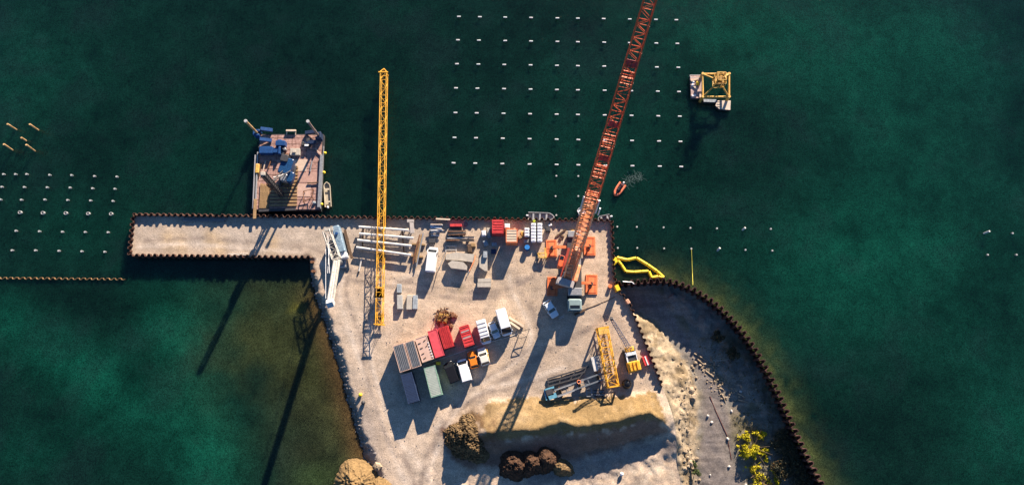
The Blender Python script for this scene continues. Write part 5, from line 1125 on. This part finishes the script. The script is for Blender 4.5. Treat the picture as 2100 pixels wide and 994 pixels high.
# scrap heap
random.seed(21); t = thing('scrap_heap', 'rusty tangled scrap steel heap north of the red containers', 'scrap heap', P(910, 650))
mb = MB()
for i in range(110):
    x = random.gauss(908, 8); y = random.gauss(650, 8); 
    if not (892 < x < 926 and 630 < y < 668): continue
    hgt = max(.1, 1.5-abs(x-908)/14-abs(y-650)/16); a = random.uniform(0, 6.28); l = random.uniform(.5, 1.5); p = P(x, y, random.uniform(.05, hgt)); d = Vector((math.cos(a)*l/2, math.sin(a)*l/2, random.uniform(-.15, .15))); mb.bar(p-d, p+d, random.uniform(.07, .22), .1)
mb.build('scrap_bars', M_rust, t)
mb = MB(); mb.box(P(908, 652, .45), (2.2, 2.0, .9), rz=-.2, top=.7); mb.build('scrap_core', mat('rust_ochre', (.3, .17, .04), .9, 0, .5, 3, .5), t)
for (x, y, s, lab) in [(928, 645, .8, 'rusty motor block just right of the scrap heap'), (934, 648, .55, 'small rusty part beyond the motor block'), (925, 668, .6, 'yellow brown fitting by the red ribbed container')]:
    c = P(x, y, s); mb = MB(); mb.box((c.x, c.y, s/2), (s, s*1.3, s), rz=.3, bev=.1); mb.tube((c.x-s*.8, c.y, s*.4), (c.x+s*.8, c.y+.1, s*.5), s*.22, 8); simple('rusty_part', lab, 'scrap part', mb, M_rust)
mb = MB(); mb.path([P(884, 675, 2.0), P(890, 662, .9), P(896, 640, .1)], .06, 5); simple('rusty_rod', 'rusty rod leaning from the faded red container to the ground', 'rod', mb, M_rust)
mb = MB(); mb.box(P(899, 744.5, .4), (.9, .6, .8), bev=.05); simple('yellow_skip', 'small yellow skip in the shade above the pale green container', 'skip', mb, M_yellow2)
mb = MB(); mb.bar(P(998, 716, .5), P(1003, 742, .5), .35, .8); simple('sand_bag_row', 'tan low barrier along the right of the white car', 'barrier', mb, M_ochre)
# yard south east
t = thing('tool_container', 'narrow grey white box standing left of the yellow mast section', 'container', P(1219, 745)); a, b = P(1216, 731, 1.5), P(1223, 760, 1.5)
MB().bar(a-Vector((0, 0, .75)), b-Vector((0, 0, .75)), .8, 1.4).build('box_body', M_pipe, t); MB().bar(P(1223, 729, .6), P(1229, 756, .6), .7, 1.1).build('side_rack', M_steel, t)
mb = MB(); c = P(1285, 787, .9); rings = []
for k in range(11): a = math.pi*k/10; rings.append([(c.x+.95*math.sin(a)*math.cos(q*math.pi/9)+1e-4, c.y+.95*math.sin(a)*math.sin(q*math.pi/9), .95-.95*math.cos(a)) for q in range(18)])
mb.loft(rings); simple('ball_tank', 'black round tank standing below the small yellow crane', 'tank', mb, M_black, loc=Vector((c.x, c.y, 0)))
t = thing('red_tool_chest', 'red tool chest against the corrugated wall near the small crane', 'tool chest', P(1325, 739)); a, b = P(1321, 730, .9), P(1328, 748, .9)
MB().bar(a-Vector((0, 0, .45)), b-Vector((0, 0, .45)), .95, .85).build('chest_body', M_red, t); MB().bar(a+Vector((.12, 0, .04)), b+Vector((.12, 0, .04)), .22, .06).build('lid_rail', M_white, t)
mb = MB(); q = [P(a, b, .6) for a, b in [(1203, 797), (1213, 796), (1214, 812), (1203, 812)]]
for i in range(4): mb.bar(q[i], q[(i+1) % 4], .16, .2); mb.bar(q[i], Vector((q[i].x, q[i].y, 0)), .15, .15)
mb.bar((q[0]+q[3])/2, (q[1]+q[2])/2, .12, .15); simple('open_frame', 'small open grey frame below the long piling leader', 'frame', mb, M_steel)
bundle('grey lattice offcuts at the bottom end of the yellow mast section', 1218, 800, 1240, 812, 5, [M_dsteel, M_steel], .4, name='steel_bundle')
bundle('two long dark beams lying above the piling leader', 1122, 784, 1200, 771, 4, [M_dsteel, M_dsteel], .3, name='steel_bundle', w=.16) if False else None
# wall-side bits
t = thing('yellow_cabinet', 'bright yellow cabinet at the corner of pit wall and yard', 'cabinet', P(1266, 591)); a, b = P(1264, 584, 2.2), P(1269, 595, 2.2)
MB().bar(a-Vector((0, 0, 1.1)), b-Vector((0, 0, 1.1)), .7, 2.2).build('cabinet_body', M_yellow, t); MB().bar(a, b, .75, .08).build('cabinet_top', M_yellow2, t)
mb = MB(); c = P(1251, 587, .3); mb.tube(c+Vector((0, 0, -.3)), c+Vector((0, 0, .35)), .38, 14); simple('cable_drum', 'orange cable drum left of the yellow cabinet', 'cable drum', mb, M_orange, loc=Vector((c.x, c.y, 0)))
mb = MB(); mb.path([P(1277, 577, 1.0), P(1288, 578, .95), P(1296, 578, .95), P(1300, 582, .9)], .1, 6); simple('white_hose', 'short white hose lying on the wall beside the yellow boom', 'hose', mb, M_white)
mb = MB(); c = P(1288, 618, 1.0); mb.box((c.x, c.y, .5), (.7, 1.0, 1.0), rz=.5, bev=.1); simple('orange_sack', 'pale orange sack on the pit wall below the cabinet', 'sack', mb, mat('salmon_fabric', (.6, .32, .2), .8), loc=Vector((c.x, c.y, 0)))
def ball(name, label, cat, x, y, r_, m, z0=0, sq=1.0):
    c = P(x, y, z0+r_); mb = MB(); rings = []
    for k in range(9): a = math.pi*k/8; rings.append([(c.x+r_*math.sin(a)*math.cos(q*math.pi/7)+1e-4, c.y+r_*math.sin(a)*math.sin(q*math.pi/7), z0+r_*sq-r_*sq*math.cos(a)) for q in range(14)])
    mb.loft(rings); return simple(name, label, cat, mb, m, loc=Vector((c.x, c.y, z0)))
ball('yellow_buoy', 'yellow ball buoy on the edge of the yard bank', 'buoy', 739, 809, .38, M_yellow2)
ball('black_buoy', 'dark round buoy with pale top just below the yellow one', 'buoy', 745, 825, .42, M_dsteel)
ball('white_tank', 'white ball shaped tank on the ground beyond the sand heap', 'tank', 1275, 971, .38, M_white, z0=-.8)
mb = MB(); mb.bar(P(467, 521, .2), P(508, 519.5, .2), .12, .2); mb.bar(P(467, 524, .2), P(508, 522.5, .2), .1, .2); simple('rail_pair', 'pair of pale rails lying along the south wall of the jetty', 'rails', mb, M_pipe)
mb = MB()
for k in range(3): mb.bar(P(375, 448+k*2.6, .15), P(465-k*2, 448.5+k*2.6, .15), .12, .2)
simple('rail_bundle', 'grey rails lying in the shade along the north wall of the jetty', 'rails', mb, M_steel)
for (x, y, lab) in [(640, 537, 'upper rusty mooring post at the inner jetty corner'), (642, 556, 'lower rusty mooring post at the inner jetty corner')]:
    c = P(x, y, .5); mb = MB(); mb.tube((c.x, c.y, -2), (c.x, c.y, .8), .3, 10); simple('mooring_post', lab, 'post', mb, M_rust, 'posts at the jetty corner', loc=Vector((c.x, c.y, WZ)))
# open frame added to cast a lattice shadow east of the parked row
mb = MB(); q = [P(a, b, 1.3) for a, b in [(1066, 680), (1086, 674), (1080, 690), (1062, 694)]]
for i in range(4): mb.bar(q[i], q[(i+1) % 4], .1, .1); mb.bar(q[i], Vector((q[i].x, q[i].y, 0)), .08, .08)
mb.bar(q[0], q[2], .06, .06); simple('shadow_frame', 'thin open dark frame added for its shadow east of the box van', 'rack', mb, M_dsteel)

# ------------------------------------------------------------------ soil heaps
def heap(label, cx, cy, rx, ry, h, m, z0, seed, name='soil_heap', rough=.25, ang=0, n=44, irr=.34):
    c = P(cx, cy, z0); vs = []; fs = []; K = n//2
    sx, sy = rx/10.6, ry/10.4; ca_, sa_ = math.cos(R(-ang)), math.sin(R(-ang))
    for j in range(K+1):
        f = j/K
        for i in range(n):
            a = 2*math.pi*i/n; k = 1+irr*mnoise.noise(Vector((math.cos(a)*1.3, math.sin(a)*1.3, seed)))+.05*mnoise.noise(Vector((math.cos(a)*9, math.sin(a)*9, seed)))
            x, y = math.cos(a)*f*sx*k, math.sin(a)*f*sy*k; x, y = x*ca_-y*sa_, x*sa_+y*ca_
            nz = mnoise.fractal(Vector((x*.7, y*.7, seed)), .75, 2.1, 3); nf = mnoise.fractal(Vector((x*3.1, y*3.1, seed+5)), .55, 2.2, 4)
            zz = h*(.5+.5*math.cos(math.pi*f**1.15))*(1+.22*nz)+rough*(.35*nz+.55*nf)*min(1, (1-f)*5)-.3*f**6
            vs.append((c.x+x, c.y+y, z0+zz))
        if j:
            for i in range(n): i2 = (i+1) % n; fs.append(((j-1)*n+i, (j-1)*n+i2, j*n+i2, j*n+i))
    mb = MB(); mb.add(vs, fs); return tag(mb.build(name, m, smooth=False, loc=Vector((c.x, c.y, z0))), label, 'soil heap', 'soil heaps')
heap('rough brown soil heap at the western end of the sand heap', 958, 893, 62, 52, 3.3, M_soil2, -.2, 3.1, rough=.6, ang=-12, n=190)
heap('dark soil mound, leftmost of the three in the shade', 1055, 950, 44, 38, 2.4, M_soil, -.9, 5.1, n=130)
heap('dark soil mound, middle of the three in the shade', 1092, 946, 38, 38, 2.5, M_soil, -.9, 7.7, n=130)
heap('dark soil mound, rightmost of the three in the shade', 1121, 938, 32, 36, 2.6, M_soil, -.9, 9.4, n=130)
heap('small ochre brown heap right of the dark mounds', 1152, 958, 28, 24, 1.7, M_soil2, -.9, 12.4, ang=30)
M_tanheap = mat('tan_heap_soil', (.16, .10, .04), .95, 0, .3, 3.0, 1.0, col2=(.27, .175, .075))
heap('large smooth round tan heap at the water edge', 733, 990, 56, 56, 4.2, M_tanheap, -1.2, 21.0, rough=.12, n=120, irr=.12)
heap('small tan heap right of the large round one', 782, 1006, 36, 36, 2.4, M_tanheap, -.7, 24.0, rough=.1, n=90, irr=.12)
heap('grey purple gravel heap inside the curved wall', 1380, 607, 14, 11, .8, M_grock, PITZ, 15.0)

# ------------------------------------------------------------------ rocks and rubble
def rock_into(mb, c, r_, seed):
    random.seed(seed); rings = []; n = 6
    for k in range(5):
        a = math.pi*(k+.3)/4.6; rings.append([(c.x+r_*math.sin(a)*math.cos(q*6.283/n)*random.uniform(.7, 1.25), c.y+r_*math.sin(a)*math.sin(q*6.283/n)*random.uniform(.7, 1.25), c.z-r_*.6*math.cos(a)*random.uniform(.8, 1.1)) for q in range(n)])
    mb.loft(rings)
def zpit(x, y): return float(pit_z(np.array([x]), np.array([y]))[0])
def zdeck(x, y): return float(deck_z(np.array([x]), np.array([y]))[0])
random.seed(31); cand = []
for i in range(170):
    f = random.random(); y = 740+f*260; x = random.gauss(1418-10*math.sin(f*3), 16)
    if 1385 < x < 1442: cand.append((P(x, y, -1.5), random.choice((.08, .1, .13, .16, .2, .34))))
for i in range(150):
    f = random.random(); cand.append((P(random.gauss(1445+f*65, 16), 735+f*85+random.gauss(0, 10), PITZ+.2), random.uniform(.06, .26)))
X = np.array([c[0].x for c in cand]); Y = np.array([c[0].y for c in cand]); Z = pit_z(X, Y); ok = inpoly(X, Y, [tuple(p) for p in pit_poly])
mb = MB()
for i, (p, r_) in enumerate(cand):
    if ok[i]: rock_into(mb, Vector((p.x, p.y, Z[i]+r_*.2)), r_, 100+i)
tag(mb.build('rubble', M_rock), 'pale rubble strewn along the pit bank', 'rubble', kind='stuff')
random.seed(33); mb = MB(); cand = []
for i in range(420):
    s = random.choice(shorew[5:]).lerp(random.choice(shore[5:]), 0); k = min(range(len(shore)), key=lambda j: abs(shore[j].y-s.y)); p = s.lerp(shore[k], random.random()**1.5); cand.append((p, random.uniform(.08, .3)))
Z = deck_z(np.array([c[0].x for c in cand]), np.array([c[0].y for c in cand]))
for i, (p, r_) in enumerate(cand): rock_into(mb, Vector((p.x, p.y, Z[i]+r_*.1)), r_, 2000+i)
tag(mb.build('shore_rubble', M_grock), 'grey broken rock along the sloping water edge of the yard', 'rubble', kind='stuff')
for i, (x, y, r_, lab) in enumerate([(1452, 852, .28, 'white boulder, upper of two on the left of the grey road'), (1460, 865, .3, 'white boulder, lower of two on the left of the grey road'), (1493, 899, .32, 'white boulder on the right edge of the grey road'), (1496, 956, .3, 'white boulder at the bottom of the grey road'), (1457, 973, .2, 'tiny white boulder near the bottom left of the road'), (1501, 842, .28, 'white boulder in the rubble right of the road'), (1519, 802, .3, 'white boulder at the edge of the wall shadow'), (1578, 938, .35, 'white boulder right of the yellow shrubs'), (1530, 993, .28, 'white boulder at the foot of the lower yellow shrub')]):
    p = P(x, y, PITZ+.3); mb = MB(); z = zpit(p.x, p.y); rock_into(mb, Vector((p.x, p.y, z+r_*.4)), r_, 60+i); simple('boulder', lab, 'boulder', mb, M_wrock, 'white boulders in the pit', loc=Vector((p.x, p.y, z)))
for (x, y, r_, m_, lab) in [(1420, 800, .9, M_rock, 'large pale boulder high on the pit bank'), (1425, 815, .8, M_rock, 'large pale boulder just below the highest one'), (1418, 950, .7, M_rock, 'large pale boulder near the bottom of the pit bank'), (776, 955, .8, M_rock, 'large pale flat boulder beside the golden tree')]:
    p = P(x, y, -.6); z = zpit(p.x, p.y) if inpoly(np.array([p.x]), np.array([p.y]), [tuple(q) for q in pit_poly])[0] else zdeck(p.x, p.y); mb = MB(); rock_into(mb, Vector((p.x, p.y, z+.1)), r_, int(x)); simple('boulder', lab, 'boulder', mb, m_, loc=Vector((p.x, p.y, z)))
for i, (x0, y0, x1, y1) in enumerate([(1424, 724, 1452, 741), (1430, 735, 1447, 752), (1438, 745, 1462, 750), (1448, 760, 1470, 778), (1481, 807, 1489, 826), (1513, 806, 1528, 815), (1515, 819, 1531, 824), (1476, 795, 1486, 800)]):
    a, b = P(x0, y0, PITZ+.3), P(x1, y1, PITZ+.3); a.z = zpit(a.x, a.y)+.08; b.z = zpit(b.x, b.y)+.08; mb = MB(); mb.tube(a, a.lerp(b, .5)+Vector((.05, .05, .08)), .13, 7); mb.tube(a.lerp(b, .5)+Vector((.05, .05, .08)), b, .12, 7, .05); simple('driftwood_log', f'pale bleached log, {ORD[i]} from the top of the rubble strip', 'log', mb, M_rock, 'bleached logs in the pit')
pts = []
for x, y in [(1456, 812), (1468, 842), (1480, 868), (1491, 892), (1495, 915), (1500, 942)]: p = P(x, y, PITZ); p.z = zpit(p.x, p.y)+.05; pts.append(p)
mb = MB(); mb.path(densify(pts, 1), .07, 5); simple('brown_hose', 'thin red brown hose along the right side of the grey road', 'hose', mb, mat('red_brown_rubber', (.12, .04, .03), .8))

# ------------------------------------------------------------------ vegetation
def leaves(mb, c, rx, ry, rz_, n, s, seed, shell=.55, gaps=0.0):
    rnd = random.Random(seed); k = 0; t_ = 0
    while k < n and t_ < n*6:
        t_ += 1; v = Vector((rnd.gauss(0, 1), rnd.gauss(0, 1), rnd.gauss(0, 1))).normalized(); r_ = shell+(1-shell)*rnd.random()**.6
        nn = mnoise.noise(Vector((v.x*2.2, v.y*2.2, v.z*2.2+seed))); r_ *= 1+.35*nn
        q = mnoise.noise(Vector((v.x*3.5+seed, v.y*3.5, v.z*3.5)))
        if q < gaps-.35: continue
        p = c+Vector((v.x*rx*r_, v.y*ry*r_, v.z*rz_*r_))
        if v.z < -.5: continue
        a = Vector((rnd.gauss(0, 1), rnd.gauss(0, 1), rnd.gauss(0, .6))).normalized(); b = a.cross(Vector((rnd.gauss(0, 1), rnd.gauss(0, 1), rnd.gauss(0, 1)))).normalized(); ss = s*rnd.uniform(.6, 1.4)
        mb.v += [tuple(p+a*ss), tuple(p+b*ss*.5), tuple(p-a*ss), tuple(p-b*ss*.5)]; o = len(mb.v)-4; mb.f.append((o, o+1, o+2, o+3)); k += 1
def leafmat(name, col, col2): return mat(name, col, .8, 0, .3, 1.2, col2=col2)
M_gold = leafmat('golden_foliage', (.30, .19, .06), (.5, .34, .13)); M_goldd = leafmat('brown_foliage', (.16, .09, .03), (.3, .19, .07))
M_lime = leafmat('yellow_green_foliage', (.46, .42, .006), (.68, .60, .01)); M_lime2 = leafmat('mustard_foliage', (.25, .2, .01), (.4, .3, .02))
M_dkleaf = leafmat('dark_olive_foliage', (.022, .024, .012), (.06, .06, .03)); M_gleaf = leafmat('green_foliage', (.05, .09, .02), (.12, .17, .04))
def tree(name, label, x, y, z0, R_, H, n, m1, m2, lobes, seed, cat='tree', s=.16, grp=None, gaps=0.0):
    b = P(x, y, z0); t = thing(name, label, cat, b, 0, grp); rnd = random.Random(seed)
    mb = MB(); mb.tube(b-Vector((0, 0, .3)), b+Vector((0, 0, H*.5)), R_*.07+.04, 8, R_*.03+.03)
    mb.build('trunk', M_bark, t); mb = MB()
    L_ = []
    for k in range(lobes):
        a = 6.283*k/lobes+rnd.random(); f = (.55 if k else 0) if name != 'yellow_shrub' else rnd.uniform(.1, 1.0); L_.append(b+Vector((math.cos(a)*R_*f, math.sin(a)*R_*f, H*rnd.uniform(.5, .68) if k else H*.65)))
    for q in L_: mb.tube(b+Vector((0, 0, H*.25)), q, .07, 6, .03)
    mb.build('limbs', M_bark, t)
    A_, B_ = MB(), MB()
    if name == 'yellow_shrub':
        for i in range(n*3):
            a = rnd.uniform(0, 6.283); f = math.sqrt(rnd.random()); x_, y_ = math.cos(a)*f*R_*1.15, math.sin(a)*f*R_*1.0
            q = mnoise.fractal(Vector((x_*.55+seed*3.1, y_*.55, seed)), .8, 2.2, 4)+.55-gaps*1.6-f*f*.75
            if q < 0: continue
            hh = H*(.35+.65*min(1, q*1.6))*(1-.5*f*f); p = b+Vector((x_, y_, hh*rnd.uniform(.35, 1.0))); tgt = A_ if rnd.random() < .75 else B_
            a1 = Vector((rnd.gauss(0, 1), rnd.gauss(0, 1), rnd.gauss(0, .7))).normalized(); b1_ = a1.cross(Vector((rnd.gauss(0, 1), rnd.gauss(0, 1), rnd.gauss(0, 1)))).normalized(); ss = s*rnd.uniform(.6, 1.5)
            tgt.v += [tuple(p+a1*ss), tuple(p+b1_*ss*.5), tuple(p-a1*ss), tuple(p-b1_*ss*.5)]; o_ = len(tgt.v)-4; tgt.f.append((o_, o_+1, o_+2, o_+3))
        A_.build('crown', m1, t); B_.build('inner_foliage', m2, t); return t
    for k, q in enumerate(L_): leaves(A_, q, R_*.5*rnd.uniform(.6, 1.3), R_*.5*rnd.uniform(.6, 1.3), H*.38, int(n/lobes*.7), s, seed+k, gaps=gaps); leaves(B_, q, R_*.5, R_*.5, H*.33, int(n/lobes*.3), s, seed+k+50, shell=.2)
    A_.build('crown', m1, t); B_.build('inner_foliage', m2, t); return t
tree('yellow_shrub', 'bright yellow green shrub, upper one inside the curved wall', 1543, 917, PITZ, 4.0, 2.2, 5600, M_lime, M_lime2, 13, 14, 'shrub', .13, gaps=.22)
tree('yellow_shrub', 'broken yellow green shrub at the bottom edge, middle of three', 1562, 990, PITZ, 4.2, 1.7, 3600, M_lime, M_lime2, 11, 19, 'shrub', .13, gaps=.3)
tree('yellow_shrub', 'sparse yellow shrub at the bottom edge, left of three', 1543, 975, PITZ, 1.6, 1.6, 1100, M_lime2, M_lime, 4, 29, 'shrub', .12, gaps=.2)
tree('yellow_shrub', 'mustard yellow shrub at the bottom edge, right of three', 1588, 1002, PITZ, 2.2, 1.5, 1000, M_lime, M_lime2, 8, 23, 'shrub', .13, gaps=.3)
tree('green_shrub', 'small green shrub on the bank beside the road', 1428, 966, -2.2, .95, 1.1, 900, M_gleaf, M_dkleaf, 4, 40, 'shrub', .1)
tree('green_shrub', 'tiny green shrub above the small green one', 1423, 950, -2.0, .7, .8, 500, M_gleaf, M_dkleaf, 3, 41, 'shrub', .1)
for i, (x, y, r_, lab) in enumerate([(1603, 905, 2.6, 'dark leafy shrub, uppermost along the curved wall'), (1625, 945, 2.4, 'dark leafy shrub, second along the curved wall'), (1598, 960, 2.2, 'dark leafy shrub between yellow shrubs and curved wall'), (1645, 990, 2.4, 'dark leafy shrub, lowest along the curved wall'), (1470, 690, 1.3, 'low dark shrub in the wall shade near the top of the pit'), (1500, 725, 1.4, 'low dark shrub in the wall shade, second from the top')]):
    tree('dark_shrub', lab, x, y, PITZ, r_, 1.9, int(900*r_), M_dkleaf, M_goldd, 5, 60+i, 'shrub', .14, 'dark shrubs in the wall shade', gaps=.1)
random.seed(77); mb = MB(); cand = []
for i in range(5200):
    x = random.uniform(1430, 1680); y = random.uniform(700, 1020); cand.append(P(x, y, PITZ+.1))
X = np.array([p.x for p in cand]); Y = np.array([p.y for p in cand]); U_, V_ = unP(X, Y, PITZ)
ok = (sd(X, Y, [tuple(p) for p in pit_poly]) > .6) & (sd(X, Y, ROADP) < -.8) & (sd(X, Y, _bankpoly) < -.5) & (fbm(X, Y, .25, 14, 3) > -.15); Z = pit_z(X, Y)
for i, p in enumerate(cand):
    if ok[i]:
        for k in range(2):
            a = random.uniform(0, 6.28); h = random.uniform(.1, .35); q = Vector((p.x, p.y, Z[i])); d = Vector((math.cos(a), math.sin(a), 0))*random.uniform(.05, .25); e = Vector((-d.y, d.x, 0))*.35
            mb.v += [tuple(q-e), tuple(q+e), tuple(q+d+Vector((0, 0, h)))]; o = len(mb.v)-3; mb.f.append((o, o+1, o+2))
tag(mb.build('grass', leafmat('dry_grass', (.07, .065, .02), (.18, .15, .06))), 'dry brown green grass covering the pit floor', 'grass', kind='stuff')

random.seed(91); mb = MB(); cand = []
for i in range(700): cand.append((P(random.uniform(690, 1340), random.uniform(465, 1000), 0), random.choice((.05, .06, .08, .11))))
X = np.array([c[0].x for c in cand]); Y = np.array([c[0].y for c in cand]); ok = sd(X, Y, [tuple(p) for p in deck_poly]) > 2.5; Z = deck_z(X, Y)
for i, (p, r_) in enumerate(cand):
    if ok[i]: rock_into(mb, Vector((p.x, p.y, Z[i]+r_*.2)), r_, 5000+i)
tag(mb.build('loose_stones', M_grock), 'small loose stones scattered over the gravel yard', 'stones', kind='stuff')

t = thing('flat_dark_bars', 'long dark flat bars lying above the piling leader', 'steel frame', P(1165, 770))  # low dark bars laid along a set of dark bands
for a_, b_, nm in (((1122, 777), (1208, 751), 'long_bar'), ((1123, 784), (1200, 762), 'long_bar'), ((1123, 792), (1190, 773), 'long_bar')):
    mb = MB(); mb.bar(P(*a_, .3), P(*b_, .3), .3, .3); mb.build(nm, M_dsteel, t)
for f in (.02, .35, .68, .97):
    mb = MB(); mb.bar(P(1122, 777, .3).lerp(P(1208, 751, .3), f), P(1123, 792, .3).lerp(P(1190, 773, .3), f), .2, .25); mb.build('cross_member', M_dsteel, t)
# small barge clutter and jetty oddments
random.seed(123)
for i, (x0, y0, x1, y1, mm, lab) in enumerate([(536, 335, 531, 362, M_dwood, 'dark timber lying on the upper left of the barge deck'), (545, 330, 538, 356, M_pale, 'pale timber leaning across the upper left of the barge deck'), (556, 328, 550, 345, M_rust, 'rusty bar on the barge deck just left of the blue rig'), (640, 330, 636, 352, M_steel, 'grey bar lying on the right half of the barge deck'), (630, 376, 652, 374, M_dwood, 'dark timber lying crosswise near the barge pipe'), (647, 305, 660, 318, M_pale, 'pale boom pointing to the uppermost yellow fender')]):
    mb = MB(); mb.bar(P(x0, y0, BZ+.25), P(x1, y1, BZ+.25), .2, .2); simple('timber_beam' if 'timber' in lab else 'bar', lab, 'timber' if 'timber' in lab else 'bar', mb, mm)
for i, (x, y, w, l, h, mm, lab) in enumerate([(588, 318, .8, .7, .5, M_rust, 'rusty block on the barge deck above the blue rig'), (578, 312, .9, .9, .7, M_dsteel, 'dark engine block beside the small blue pump'), (583, 305, .6, .6, .9, M_steel, 'grey bollard block near the small blue generator'), (644, 415, .6, .5, .4, M_conc2, 'blue grey box at the lower right of the barge deck')]):
    c = P(x, y, BZ+h); mb = MB(); mb.box((c.x, c.y, BZ+h/2), (w, l, h), rz=.2, bev=.08); mb.tube((c.x-w*.3, c.y, BZ+h), (c.x-w*.3, c.y, BZ+h+.15), .12, 8); simple('deck_block', lab, 'machine part', mb, mm, loc=Vector((c.x, c.y, BZ)))
